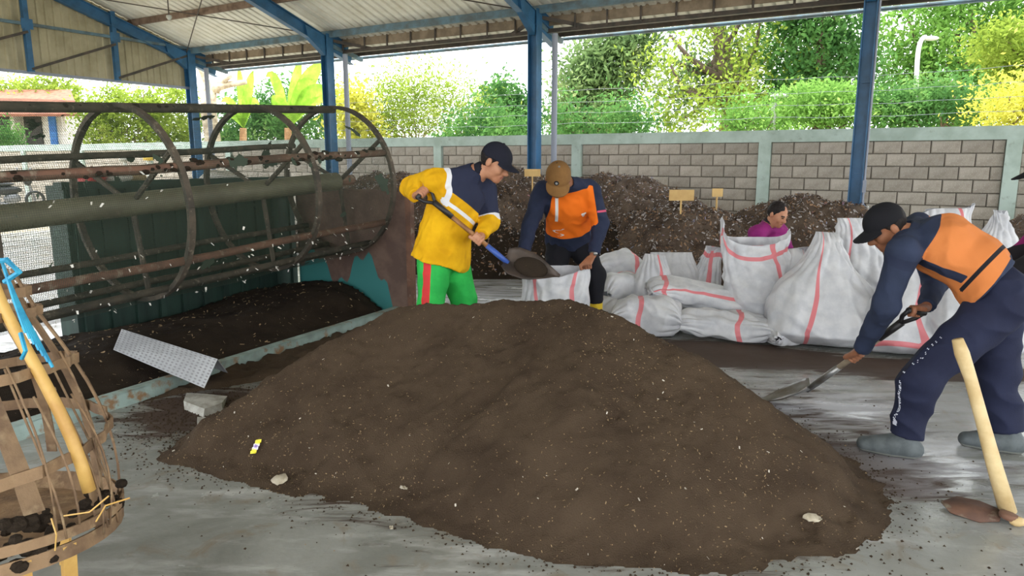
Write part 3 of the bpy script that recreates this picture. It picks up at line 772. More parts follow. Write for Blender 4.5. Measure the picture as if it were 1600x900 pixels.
# straw bits scattered over the pile
def scatter(name, fn, n, area, size, m, seed, dens=None, parent=None, zoff=.003, asp=.35):
    r = np.random.default_rng(seed)
    x = r.uniform(area[0], area[1], n); y = r.uniform(area[2], area[3], n)
    if dens is not None:
        kp = r.random(n) < dens(x, y); x, y = x[kp], y[kp]
    z = fn(x, y); kp = z > .0; x, y, z = x[kp], y[kp], z[kp]
    e = .01; gx = (fn(x + e, y) - z) / e; gy = (fn(x, y + e) - z) / e
    nr = np.stack([-gx, -gy, np.ones_like(gx)], -1) + r.normal(size=(len(x), 3)) * .45; nr /= np.linalg.norm(nr, axis=1)[:, None]
    a = r.normal(size=(len(x), 3)); a -= nr * (a * nr).sum(1)[:, None]; a /= np.linalg.norm(a, axis=1)[:, None]; b = np.cross(nr, a)
    s = (size * r.uniform(.5, 1.7, len(x)) ** 1.5)[:, None]; w = s * r.uniform(.6, 1.4, len(x))[:, None] * asp
    c = np.stack([x, y, z + zoff], -1); th = nr * s * .12
    vs = np.stack([c - a * s - b * w * .6, c + a * s * .8 - b * w, c + a * s + b * w * .7, c - a * s * .7 + b * w,
                   c - a * s + th, c + a * s + th], 1)
    k = len(x); o = np.arange(k)[:, None] * 6
    q = np.concatenate([o + np.array([[0, 1, 2, 3]]), o + np.array([[0, 1, 5, 4]]), o + np.array([[3, 4, 5, 2]])])
    me = fastmesh(name, vs.reshape(-1, 3), q)
    ob = link(name, me, m, parent); return tag(ob, kind='stuff')
M['straw'] = mat('straw_bits', (158, 134, 100), .8, c2=(120, 98, 70), ns=40)
M['palechip'] = mat('pale_chips', (208, 200, 186), .7, c2=(170, 160, 146), ns=40)
ph = lambda x, y: pile_h(x, y)
def pdens(x, y):
    a = np.maximum.reduce([blob(x, y, .55, 3.15, .22, .5), 1.0 * blob(x, y, .95, 2.75, .4, .3), .9 * blob(x, y, -1.0, 3.2, .45, .28), .9 * blob(x, y, -.55, 2.98, .4, .2), .7 * blob(x, y, .2, 3.62, .35, .12), .5 * blob(x, y, .6, 2.6, .8, .25), .6 * blob(x, y, -1.5, 3.5, .4, .3)])
    return .14 + .86 * a
o = scatter('straw_bits', ph, 17000, (-2, 1.9, 2.3, 4.6), .0027, M['straw'], 5, pdens)
put(o, pile)
o = scatter('pale_chips', ph, 600, (-2, 1.9, 2.3, 4.6), .0036, M['palechip'], 6, pdens, asp=.5)
put(o, pile)
# crumbs strewn on the slab round the foot of the pile and beside the tray
def crumbs_on(name, n, area, dens, size, m, seed):
    r = np.random.default_rng(seed); x = r.uniform(area[0], area[1], n); y = r.uniform(area[2], area[3], n); k = r.random(n) < dens(x, y); x, y = x[k], y[k]
    q = len(x); s = size * r.uniform(.4, 1.6, q) ** 1.6
    base = np.array([(1, 0, 0), (-.5, .87, 0), (-.5, -.87, 0), (0, 0, .9)])
    a = r.uniform(0, 6.28, q); ca, sa = np.cos(a), np.sin(a)
    vs = np.stack([np.stack([x + s * (b[0] * ca - b[1] * sa), y + s * (b[0] * sa + b[1] * ca), s * b[2] + .0005], -1) for b in base], 1).reshape(-1, 3)
    o = np.arange(q)[:, None] * 4; t = np.concatenate([o + np.array([[0, 1, 3]]), o + np.array([[1, 2, 3]]), o + np.array([[2, 0, 3]])])
    return tag(link(name, fastmesh(name, vs, t), m), kind='stuff')
def cdens(x, y):
    d = -poly_dist(x, y, outline)
    return np.where(d > -.05, np.exp(-np.clip(d, 0, 9) / .09) * .9 + .05 * np.exp(-np.clip(d, 0, 9) / .35), 0)
o = crumbs_on('floor_crumbs', 42000, (-2.7, 2.5, 1.9, 5.3), cdens, .004, M['compost'], 90); put(o, pile)
o = crumbs_on('floor_crumbs', 14000, (-2.7, -1.0, 3.2, 5.2), lambda x, y: .9 * blob(x, y, -1.85, 4.0, .4, .45, .5), .0045, M['compost'], 91); put(o, pile)
o = crumbs_on('floor_chips', 900, (-2.7, 2.3, 2.0, 5.0), cdens, .0035, M['straw'], 92); put(o, pile)

# ------------------------------------------------------------------ raw litter heaps along the wall
def mound(cx, cy, rx, ry, rot, h):
    c, s = math.cos(rot), math.sin(rot)
    def f(x, y):
        dx = x - cx; dy = y - cy
        r = np.sqrt(((dx * c + dy * s) / rx) ** 2 + ((-dx * s + dy * c) / ry) ** 2)
        return h * np.clip(1 - r ** 2.2, 0, 1) ** .8 - .03 * (r >= 1)
    return f
rotw = -YAW
def rough_mound(parts, amp):
    def f(x, y):
        z = np.maximum.reduce([p(x, y) for p in parts])
        s = sstep(0, .25, z)
        z = z + s * amp * (1.2 * fbm(x, y, 1.6, 3) + .8 * fbm(x, y, 6, 3) + .45 * fbm(x, y, 17, 2))
        return z
    return f
M['litA'] = mat('plastic_scraps', (176, 170, 168), .5, c2=(140, 134, 132), ns=8)
M['litB'] = mat('dry_leaf_scraps', (150, 118, 88), .85, c2=(104, 78, 58), ns=8)
M['litC'] = mat('dark_scraps', (64, 50, 42), .9)
M['litD'] = mat('coloured_scraps', (120, 132, 160), .5, c2=(156, 112, 118), ns=4, lo=.45, hi=.55)
def litter_heap(name, label, f, box, seed, n, m, lw=(1, 1.4, .6, .12)):
    me = heap(name, box[0], box[1], box[2], box[3], .04, f, m)
    o = tag(link(name, me, m, None, True), label, 'litter heap', 'raw litter heaps along the wall')
    for k, (mm, w) in enumerate(zip(('litA', 'litB', 'litC', 'litD'), lw)):
        scatter('litter_scraps', f, int(n * w * 3), box, .0115, M[mm], seed + k, None, o, .008, .4)
    return o
fA = rough_mound([mound(1.6, 12.2, 2.4, 1.7, rotw, 1.25), mound(-.2, 12.3, 2.1, 1.6, rotw, 1.3), mound(-2.2, 12.9, 2.0, 1.6, rotw, 1.2)], .13)
litter_heap('litter_heap', 'grey-brown litter heap along the wall behind the two standing workers', fA, (-4.5, 4.2, 9.5, 14.4), 40, 4200, M['litter'], (1.2, 1.2, .6, .15))
fB = rough_mound([mound(2.25, 9.1, 1.5, 1.15, rotw, .9), mound(3.6, 8.9, 1.6, 1.2, rotw, 1.0), mound(4.2, 8.45, 1.1, .9, rotw, .72)], .11)
litter_heap('litter_heap', 'dark litter heap with small board signs behind the white sacks', fB, (.5, 6.3, 6.8, 10.8), 50, 3600, M['litter'], (.9, 1.3, .9, .1))
fC = rough_mound([mound(7.2, 8.7, 1.4, 1.2, rotw, 1.0)], .1)
litter_heap('litter_heap', 'litter heap by the wall at the right edge behind the sacks', fC, (5.4, 9.0, 7.0, 10.3), 60, 900, M['litter'])
fD = rough_mound([mound(-.6, 9.9, 1.3, .9, rotw, .75), mound(.9, 9.4, 1.2, .9, rotw, .72)], .1)
litter_heap('litter_heap', 'low dark litter heap between the yellow-shirted worker and wall heap', fD, (-2.2, 2.4, 8.2, 11.2), 70, 1500, M['darkcompost'], (.5, 1, .8, .08))
M['board'] = mat('tan_board', (206, 172, 112), .7, c2=(188, 152, 94), ns=4)
def sign(label, x, y, d, w, h, foot):
    p = at(x, y, d); t = thing('board_sign', label, 'sign', (p[0], p[1], foot), 'small board signs')
    MB().obox(p, V(w / 2, 0, 0), V(0, .008, 0), V(0, 0, h / 2)).build('board', M['board'], t)
    MB().tube([p + V(0, .015, h * .3), V(p[0], p[1] + .015, foot)], .012, 6).build('stake', M['board'], t)
sign('larger tan board sign on a stake in the dark heap', 1065, 305, 8.6, .3, .13, .8)
sign('smaller tan board sign near the squatting worker', 1121, 301, 8.7, .13, .1, .8)
sign('tan board sign beside the brown cap of the stooping worker', 832, 270, 10.6, .24, .11, .9)

# ------------------------------------------------------------------ sieve drum
M['rust'] = mat('rusty_steel', (118, 84, 66), .8, c2=(92, 66, 54), ns=6, c3=(140, 128, 110), ns3=14, lo3=.55, hi3=.72, bump=.3, bs=40)
M['drumsteel'] = mat('dark_drum_steel', (84, 74, 62), .8, c2=(58, 52, 44), ns=7, c3=(132, 122, 104), ns3=22, lo3=.58, hi3=.75, bump=.3, bs=40)
M['axle'] = mat('olive_axle_pipe', (112, 108, 86), .6, c2=(94, 88, 70), ns=4, c3=(132, 116, 96), ns3=9, lo3=.6, hi3=.8)
M['net'] = netmat('sieve_net', (54, 66, 52), 80.0, .14)
M['greensteel'] = mat('dark_green_steel', (40, 66, 56), .6, c2=(30, 50, 44), ns=3, stretch=(3, 3, .6))
M['teal'] = mat('teal_rust_plate', (92, 72, 64), .75, c2=(112, 90, 78), ns=5, layers=(('paint', (52, 120, 118)),))
M['traymetal'] = mat('pale_painted_metal', (158, 178, 172), .55, c2=(132, 146, 138), ns=5, c3=(142, 112, 82), ns3=9, lo3=.55, hi3=.66)
M['white'] = mat('white_scraps', (214, 210, 200), .6)
DC = V(-1.689, 6.9, 1.298); dy, dt, DR = .529, .053, .694
AX = V(math.sin(dy) * math.cos(dt), math.cos(dy) * math.cos(dt), math.sin(dt))
DU = nrm(np.cross(AX, EZ)); DV = np.cross(DU, AX)
def dp(s, ang, r=DR):
    a = math.radians(ang)
    return DC + AX * s + r * (math.cos(a) * DU + math.sin(a) * DV)
HS = [0.0, -.938, -2.108, -3.28, -4.3]
drum = thing('sieve_drum', 'long rotating mesh sieve drum of rusty hoops and bars', 'sieve drum', (DC[0] - .9, DC[1] - 1.6, .2))
for k, s in enumerate(HS):
    pts = [dp(s, a) for a in np.linspace(0, 360, 49)]
    mb = MB(); side = np.tile(AX, (49, 1)); mb.strip(pts, side, .045, .032)
    hp0 = mb.build('hoop', M['drumsteel'], drum)
    for a in (35, 155, 275):
        MB().tube([DC + AX * (s + .02), dp(s + .02, a)], .02, 6).build('spoke', M['drumsteel'], hp0)
for ang, r, m_ in ((90, .034, 'drumsteel'), (97, .026, 'drumsteel'), (24, .032, 'rust'), (-33, .03, 'rust'), (-60, .026, 'drumsteel'), (-90, .026, 'drumsteel'), (150, .026, 'drumsteel'), (190, .026, 'rust'), (222, .026, 'drumsteel'), (250, .026, 'drumsteel')):
    pts = [dp(s, ang + .6 * math.sin(s * 3 + ang), DR - .02) for s in np.linspace(-4.35, .03, 12)]
    bar = MB().tube(pts, r, 8).build('bar', M[m_], drum, True)
ax_ = MB().tube([DC + AX * s for s in np.linspace(-4.6, -.02, 6)], .085, 14).build('axle', M['axle'], drum, True)
# net sheet between hoops (uv in metres)
def net_part(s0, s1, a0, a1, bulge):
    ka, ks = 40, 8; vs = []; uv = []; fs = []
    for i in range(ka + 1):
        a = a0 + (a1 - a0) * i / ka
        for j in range(ks + 1):
            s = s0 + (s1 - s0) * j / ks
            rr = DR + .012 + bulge * math.sin(math.pi * j / ks) * (.4 + .6 * math.sin(math.radians(a) * 3 + s))
            vs.append(dp(s, a, rr)); uv.append((s, math.radians(a) * DR))
    for i in range(ka):
        for j in range(ks):
            q = i * (ks + 1) + j; fs.append((q, q + 1, q + ks + 2, q + ks + 1))
    me = MB().add(vs, fs).mesh('net'); l = me.uv_layers.new(name='UVMap')
    l.data.foreach_set('uv', np.array([uv[v] for f in fs for v in f]).ravel())
    return link('net', me, M['net'], drum, True)
for s0, s1 in zip(HS[1:], HS[:-1]):
    net_part(s0, s1, 0, 360, .02)
# scraps of plastic caught on bars and net
r = random.Random(4)
mb = MB()
for i in range(170):
    a = r.choice((24, -33, -33, -33, -60, -60, -75, -50, -20, 10)) + r.gauss(0, 3.5); s = r.uniform(-3.6, 0)
    p = dp(s, a, DR + .025); w = r.uniform(.003, .009); h = r.uniform(.005, .024)
    d = V(r.gauss(0, .3), r.gauss(0, .3), -1); d = nrm(d); sd = nrm(np.cross(d, V(r.gauss(0, 1), r.gauss(0, 1), .2)))
    p2 = p + d * h + V(r.gauss(0, .01), r.gauss(0, .01), 0)
    mb.add([p - sd * w, p + sd * w, p2 + sd * w * .7, p2 - sd * w * .8], [(0, 1, 2, 3)])
tag(mb.build('caught_scraps', M['white'], drum), kind='stuff')
# dark clots on the top bar and rail
mb = MB()
for i in range(150):
    a = r.choice((90, 97, 24, 24)) + r.gauss(0, 2); s = r.uniform(-4.2, 0); p = dp(s, a, DR + .0)
    q = r.uniform(.012, .035); mb.ell(p + V(0, 0, -.01), V(q, 0, 0), V(0, q * r.uniform(.6, 1.2), 0), V(r.gauss(0, .005), 0, q * .6), 6, 4)
tag(mb.build('soil_clots', M['darkcompost'], drum), kind='stuff')
# end plate behind the drum, rusty above and teal below, as part of the sieve frame
frame = thing('drum_stand', 'rusty end plate and pale steel tray under the sieve drum', 'stand', (DC[0] - .6, DC[1] - 1.2, 0))
ps = .14
n_ = 40; vs = []; pv = []
for i in range(n_ + 1):
    for j in range(n_ + 1):
        x = -.74 + 1.5 * i / n_; z = 1.22 * j / n_
        vs.append(DC + AX * ps + DU * x + V(0, 0, z - DC[2] - ps * AX[2])); pv.append((.42 + .16 * math.sin(x * 9) + .06 * math.sin(x * 31) - max(0, x - .45) * 2.2 - z) * .1)
vs = np.array(vs); q = np.array([(i * (n_ + 1) + j, (i + 1) * (n_ + 1) + j, (i + 1) * (n_ + 1) + j + 1, i * (n_ + 1) + j + 1) for i in range(n_) for j in range(n_)])
# arch cut for the drum
cen = vs[q].mean(1); rr = np.linalg.norm((cen - DC) - np.outer((cen - DC) @ AX, AX), axis=1)
me = fastmesh('end_plate', vs, q); attr(me, 'paint', pv)
ep = link('end_plate', me, M['teal'], frame); so = ep.modifiers.new('thick', 'SOLIDIFY'); so.thickness = .03
MB().beam(vs[-1] * [1, 1, 0] + V(0, 0, .0), vs[-1] + V(0, 0, .02), .06, .06, EN).build('upright', M['rust'], frame)
MB().tube([DC + AX * -.05, DC + AX * .2], .05, 12).build('bearing', M['rust'], frame)
# tray lip
L0, L1 = gnd(-140, 745), gnd(626, 494)
ld = nrm(L1 - L0); ls = np.cross(ld, EZ)
mb = MB(); mb.obox((L0 + L1) / 2 + EZ * .045, (L1 - L0) / 2, ls * .004, EZ * .045); mb.obox((L0 + L1) / 2 + EZ * .09 - ls * .03, (L1 - L0) / 2, ls * .034, EZ * .004)
mb.build('tray_lip', M['traymetal'], frame)
mb = MB(); mb.obox((L0 + L1) / 2 - ls * .8 + EZ * .02, (L1 - L0) / 2, ls * .8, EZ * .006); mb.build('tray_bottom', M['traymetal'], frame)
# damp compost lying in the tray
TL0, TN = L0, -ls
def tray_h(x, y):
    s = (x - L0[0]) * ld[0] + (y - L0[1]) * ld[1]; w = (x - L0[0]) * TN[0] + (y - L0[1]) * TN[1]
    L = np.linalg.norm(L1 - L0)
    e = np.minimum.reduce([s, L - s - .02, w - .02, 1.5 - w])
    h = .035 + .16 * sstep(.05, .75, w) * (1 - .35 * sstep(.9, 1.5, w)) + .05 * fbm(x, y, 1.5, 3) * sstep(.1, .5, w) + .02 * fbm(x, y, 9, 3) + .008 * fbm(x, y, 30, 2)
    h = h + .1 * sstep(L - 1.4, L - .1, s) * sstep(.1, .5, w)
    return np.where(e > 0, np.maximum(h, .03), -.02)
tc_ = tag(link('tray_compost', heap('tray_compost', -4.5, -.5, 2.5, 8.0, .03, tray_h, None), M['darkcompost'], None, True), 'dark damp compost lying in the tray under the drum', 'compost')
put(scatter('straw_bits', tray_h, 1500, (-4, -.8, 2.8, 7.4), .008, M['straw'], 9), tc_)
# ridge of spilled compost against the lip
def spill_h(x, y):
    s = (x - L0[0]) * ld[0] + (y - L0[1]) * ld[1]; w = -((x - L0[0]) * TN[0] + (y - L0[1]) * TN[1])
    h = .045 * sstep(.02, .0, w - .45 * sstep(1.1, 2.2, s) - .06 * fbm(x, y, 6, 3)) * sstep(1.1, 1.6, s)
    h = h * (.7 + .8 * fbm(x, y, 12, 3)) + .004 * sstep(0, .01, h)
    return np.where((w > .012) & (h > .006), h, -.02)
sp_ = tag(link('spilled_compost', heap('spilled_compost', -3.2, -.8, 3.0, 6.2, .022, spill_h, None), M['compost'], None, True), 'thin spilled compost on the floor against the tray lip', 'compost')
# green bin behind the drum
bc = DC + AX * -1.0 - DU * 1.35
t = thing('feed_bin', 'dark green ribbed steel bin standing behind the drum', 'bin', (bc[0], bc[1], 0))
def bb(s, w, z): return V(bc[0], bc[1], 0) + nrm(V(AX[0], AX[1], 0)) * s + DU * w + EZ * z
a2 = nrm(V(AX[0], AX[1], 0)); BS0, BS1 = -1.08, 1.22
MB().obox(bb((BS0 + BS1) / 2, .32, .66), a2 * (BS1 - BS0) / 2, DU * .13, EZ * .64).build('body', M['greensteel'], t)
for s in np.arange(BS0 + .08, BS1, .22):
    MB().obox(bb(s, .46, .66), a2 * .03, DU * .02, EZ * .62).build('rib', M['greensteel'], t)
MB().obox(bb((BS0 + BS1) / 2, .45, 1.3), a2 * ((BS1 - BS0) / 2 + .04), DU * .06, EZ * .03).build('rim', M['greensteel'], t)

# ------------------------------------------------------------------ white sacks with pink stripes
M['sack'] = mat('woven_white_sack', (206, 206, 209), .45, c2=(190, 191, 196), ns=9, bump=.12, bs=60, spec=.4, layers=(('stripe', (216, 124, 130)),))
def sack(label, c, axis, side, L, W, T, stripes=(), across=(), seed=0, kind='lying', group='filled white sacks', lean=(0, 0, 0), neck=.25, horn=None, wr=.021):
    """pillow-shaped sack. axis = along its length, side = across; stripes = angles (deg) of lines along the length, across = positions 0..1"""
    a = nrm(axis); s = nrm(np.asarray(side) - a * np.dot(side, a)); n = np.cross(a, s)
    if kind == 'lying' and n[2] < 0: n = -n
    nu, nv = 144, 72
    th = np.arange(nu) * 2 * math.pi / nu; v = np.linspace(0, 1, nv)
    TH, VV = np.meshgrid(th, v, indexing='ij')
    ct, st_ = np.cos(TH), np.sin(TH)
    e = .8
    cx = np.sign(ct) * np.abs(ct) ** e; cy = np.sign(st_) * np.abs(st_) ** e
    q = 2 * VV - 1
    if kind == 'lying':
        wt = np.clip(1 - np.abs(q) ** 3.2, 0, 1) ** .55; ww = .86 + .14 * np.abs(q) ** 2
    elif kind == 'standing':                       # tied / folded top
        wt = np.clip(VV / .1, 0, 1) ** .4 * np.clip((1 - VV) * 1.25, 0, 1) ** .62
        ww = (1 - (1 - neck) * sstep(.25, 1.0, VV)) * (.8 + .2 * np.clip(VV / .12, 0, 1))
    else:                                          # open mouth
        wt = np.clip(VV / .1, 0, 1) ** .4 * (1 - .45 * sstep(.35, 1, VV))
        ww = (.8 + .2 * np.clip(VV / .12, 0, 1)) * (1 - .12 * np.sin(VV * math.pi) * .6 + neck * sstep(.6, 1, VV))
    wv = Waves(seed, [(9, .7), (20, .5), (40, .3)], 4)
    wl = Waves(seed + 100, [(5, 1.0)], 4)
    zz = VV * L - (L / 2 if kind == 'lying' else 0)
    P = a * zz[..., None] + s * (cx * W / 2 * ww)[..., None] + n * (cy * T / 2 * wt)[..., None]
    nr = s * (ct / W)[..., None] + n * (st_ / T)[..., None]; nr = nr / (np.linalg.norm(nr, axis=-1)[..., None] + 1e-9)
    pf = P.reshape(-1, 3)
    loc = np.stack([zz * .42, cx * W / 2 * ww, cy * T / 2 * wt], -1).reshape(-1, 3)
    loc2 = np.stack([zz + cx * W * .3, (cx * W / 2 - zz * .6) * .35, cy * T / 2 * .7], -1).reshape(-1, 3)
    wv2 = Waves(seed + 55, [(16, .6), (34, .45)], 4)
    # creases running from the mouth and seams
    cre = np.abs(np.sin(TH * 7 + 2.2 * np.sin(VV * 4 + seed) + seed)) * np.abs(q) ** 2 * 1.3 if kind == 'lying' else np.abs(np.sin(TH * 8 + 2 * np.sin(VV * 5 + seed))) * VV ** 1.2 * .75
    disp = wr * .8 * (1 - 2 * np.abs(wv(loc).reshape(nu, nv))).clip(-1.2, 1) + wr * .55 * (1 - 2 * np.abs(wv2(loc2).reshape(nu, nv))).clip(-1.2, 1) + .034 * wl(pf).reshape(nu, nv) + wr * 1.1 * (cre - .4)
    P = P + nr * disp[..., None]
    if horn is not None:
        for hu, amp, wd in horn:
            d = np.angle(np.exp(1j * (TH - math.radians(hu))))
            P = P + a * (amp * np.exp(-(d / wd) ** 2) * sstep(.55, 1, VV))[..., None]
    P = P + np.asarray(lean) * (VV ** 1.4)[..., None] + np.asarray(c)
    z = P[..., 2]
    P[..., 2] = np.where(z < .02, .004 + .016 * np.exp((z - .02) * 12), z)
    vs = P.transpose(1, 0, 2).reshape(-1, 3)
    i, j = np.meshgrid(np.arange(nv - 1), np.arange(nu), indexing='ij')
    fq = np.stack([i * nu + j, i * nu + (j + 1) % nu, (i + 1) * nu + (j + 1) % nu, (i + 1) * nu + j], -1).reshape(-1, 4)
    me = fastmesh('sack', vs, fq)
    f = np.full((nu, nv), -.05)
    for g in stripes:
        d = np.abs(np.angle(np.exp(1j * (TH - math.radians(g) - .1 * np.sin(VV * 7 + seed))))) * W / 2
        f = np.maximum(f, .021 - d)
    for g in across: f = np.maximum(f, .021 - np.abs(VV - g - .02 * np.sin(TH * 3 + seed)) * L)
    attr(me, 'stripe', f.T.ravel())
    o = link('sack', me, M['sack'], None, True)
    tag(o, label, 'sack', group)
    return o
X1 = V(1, 0, 0); Y1 = V(0, 1, 0)
sack('filled white sack with a vertical pink stripe lying beside the yellow boot', at(1010, 486, 6.0) * [1, 1, 0] + V(0, 0, .16), V(1, -.25, 0), Y1, .6, .42, .34, (), (.42,), 1)
sack('long white sack on the floor in the lower middle of the row', at(1130, 505, 5.85) * [1, 1, 0] + V(0, 0, .12), V(1, -.3, 0), Y1, .8, .42, .28, (), (.66,), 2)
sack('flat white sack lying across the lower two sacks', at(1085, 466, 6.25), V(1, .0, -.22), Y1, .9, .5, .28, (150,), (.15,), 3)
sack('tall open white sack with a torn pointed mouth before the squatting worker', at(1172, 508, 6.15) * [1, 1, 0] + V(.02, 0, 0), V(0, 0, 1), V(1, -.1, 0), .82, .62, .46, (-62,), (.86,), 4, 'open', 'filled white sacks', (-.04, .03, 0), .0, ((180, .2, .55), (0, .09, .5), (270, -.05, .6)))
sack('large slumped white sack with a slanting pink stripe in front', at(1293, 541, 5.6) * [1, 1, 0], V(.06, .12, 1), V(1, -.12, 0), .92, 1.0, .6, (-112,), (), 5, 'standing', 'filled white sacks', (-.03, .12, 0), .16)
sack('white sack propped between the tall open sack and the slumped one', at(1238, 505, 6.25) * [1, 1, 0], V(-.1, .1, 1), V(1, .1, 0), .72, .55, .4, (-60,), (), 6, 'standing', 'filled white sacks', (.1, .05, 0), .55)
sack('white sack standing behind the slumped sack by the black cap', at(1345, 500, 6.15) * [1, 1, 0], V(0, .05, 1), V(1, 0, 0), 1.0, .7, .5, (-120,), (), 7, 'standing', 'filled white sacks', (-.12, 0, 0), .3)
sack('white sack behind the sleeve of the bending worker', at(1425, 552, 5.35) * [1, 1, 0], V(.05, .1, 1), V(1, 0, 0), .85, .8, .5, (-95,), (.1,), 8, 'standing', 'filled white sacks', (.05, .1, 0), .35)
sack('white sack glimpsed between the legs of the bending worker', at(1520, 545, 5.2) * [1, 1, 0], V(0, .1, 1), V(1, 0, 0), .85, .8, .5, (-60,), (), 9, 'standing', 'filled white sacks', (0, .1, 0), .5)
sack('white sack whose top with pink mark shows above the bent back', at(1462, 470, 6.7) * [1, 1, 0], V(0, .03, 1), V(1, 0, 0), 1.05, .8, .5, (-70,), (), 10, 'standing', 'filled white sacks', (.05, 0, 0), .55, ((0, .05, .6), (180, -.06, .6)))
sack('white sack with a tied neck at the right behind the bent back', at(1552, 480, 6.3) * [1, 1, 0], V(.05, .03, 1), V(1, 0, 0), 1.06, .7, .5, (), (), 11, 'standing', 'filled white sacks', (-.08, 0, 0), .22)
sack('small white sack just right of the yellow boot', at(948, 478, 6.35) * [1, 1, 0] + V(0, 0, .14), V(.3, 1, 0), X1, .5, .38, .3, (), (), 12)
sack('crumpled greyish sack lying behind the boot-side sacks', at(972, 448, 6.55), V(1, .4, .1), Y1, .5, .4, .3, (70,), (), 13)
sack('bulging pale sack at the left end of the back row', at(962, 412, 7.0) * [1, 1, 0] + V(0, 0, .4), V(1, .2, 0), Y1, .52, .4, .34, (), (.8,), 14)
sack('sack supporting the bulging pale sack in the back row', at(962, 430, 7.0) * [1, 1, 0] + V(0, 0, .16), V(1, -.2, 0), Y1, .6, .5, .34, (), (), 24)
sack('upright folded sack with a pink edge in the back row', at(1013, 468, 6.45) * [1, 1, 0], V(.1, .1, 1), V(1, 0, 0), .64, .46, .34, (-80,), (), 15, 'standing', 'filled white sacks', (0, 0, 0), .3)
sack('rounded white sack in the middle of the back row', at(1052, 425, 6.9) * [1, 1, 0], V(0, .1, 1), V(1, 0, 0), .6, .62, .42, (), (), 16, 'standing', 'filled white sacks', (.02, 0, 0), .5)
sack('small knotted sack with a pink ring in the back row', at(1090, 425, 6.95) * [1, 1, 0], V(.15, 0, 1), V(1, 0, 0), .66, .36, .3, (-90,), (.88,), 17, 'standing', 'filled white sacks', (.06, 0, 0), .55)
sack('white sack slumped at the foot of the tall open sack', at(1205, 520, 5.75) * [1, 1, 0] + V(0, 0, .1), V(.5, -1, 0), X1, .5, .4, .24, (), (), 18)

# ------------------------------------------------------------------ tools
M['wood'] = mat('shovel_wood', (158, 110, 66), .5, c2=(122, 82, 46), ns=9, stretch=(1, 1, .2))
M['palewood'] = mat('pale_wood', (214, 190, 142), .6, c2=(196, 168, 118), ns=8, bump=.1)
M['greywood'] = mat('weathered_shaft', (176, 160, 138), .65, c2=(150, 132, 110), ns=9)
M['black'] = mat('black_plastic', (34, 32, 34), .5)
M['blade'] = mat('dark_shovel_steel', (58, 50, 46), .5, .2, c2=(78, 66, 58), ns=8)
M['steel'] = mat('worn_steel', (150, 150, 150), .35, .7, c2=(120, 112, 104), ns=7)
M['bluesocket'] = mat('blue_socket', (54, 84, 160), .5)
def shovel(label, A, Bp, tip, bn, shaftm, sockm, bladem, width=.23, split=.8):
    A, Bp, tip = map(np.asarray, (A, Bp, tip)); t = thing('shovel', label, 'shovel', Bp * [1, 1, 0])
    d = nrm(Bp - A); n = nrm(np.asarray(bn) - d * np.dot(bn, d)); s = np.cross(d, n)
    L = np.linalg.norm(Bp - A)
    MB().tube([A + d * .2, A + d * L * split], .0165, 10).build('shaft', shaftm, t, True)
    MB().tube([A + d * L * (split - .04), A + d * L * (split + .1), Bp + d * .03], [.019, .02, .017], 10).build('socket', sockm, t, True)
    hm = MB(); hm.tube([A + d * .26, A + d * .1], [.019, .021], 10)
    hm.tube([A + d * .11, A + s * .05 + d * .05, A + s * .058], .012, 8); hm.tube([A + d * .11, A - s * .05 + d * .05, A - s * .058], .012, 8)
    hm.tube([A - s * .064, A + s * .064], .015, 8); hm.build('handle', M['black'], t, True)
    f = nrm(tip - Bp); bl = np.linalg.norm(tip - Bp); n2 = nrm(np.asarray(bn) - f * np.dot(bn, f)); s2 = np.cross(f, n2)
    ku, kv = 13, 13; vs = []
    for i in range(ku):
        v = i / (ku - 1)
        hw = width / 2 * (min(1, .62 + v * 3) if v < .13 else 1) * (1 if v < .4 else max(.03, 1 - ((v - .4) / .6) ** 1.35))
        for j in range(kv):
            u = 2 * j / (kv - 1) - 1
            vs.append(Bp + f * bl * v + s2 * hw * u + n2 * (.035 * u * u * (1 - .5 * v) + .03 * (v - .4) ** 2 - .012 * math.exp(-(u / .25) ** 2) * (1 - v)))
    fs = [(i * kv + j, i * kv + j + 1, (i + 1) * kv + j + 1, (i + 1) * kv + j) for i in range(ku - 1) for j in range(kv - 1)]
    b = MB().add(vs, fs).build('blade', bladem, t, True); so = b.modifiers.new('thick', 'SOLIDIFY'); so.thickness = .005
    return t, f, s2, n2, bl
SHY = (at(660, 301, 4.82), at(789, 407, 4.8), at(874, 434, 4.72))
ts, f, s2, n2, bl = shovel('shovel with a wooden shaft and blue socket held by the yellow-shirted worker', *SHY, (.1, -.75, .8), M['wood'], M['bluesocket'], M['blade'], .25, .82)
SHR = (at(1432, 487, 3.62), at(1266, 606, 4.1), at(1186, 632, 4.25))
shovel('shovel with a pale shaft scraping the floor, held by the bending worker', *SHR, (.3, -.25, .9), M['greywood'], M['steel'], M['steel'], .23, .74)
# compost riding on the lifted blade
lm = MB(); cpt = SHY[1] + f * bl * .55 + n2 * .012
lm.ell(cpt - f * .03, f * .12, s2 * .085, n2 * .035, 16, 8)
lp = lm.build('compost_load', M['darkcompost'], None, True); tag(lp, 'small load of dark compost on the lifted shovel blade', 'compost')
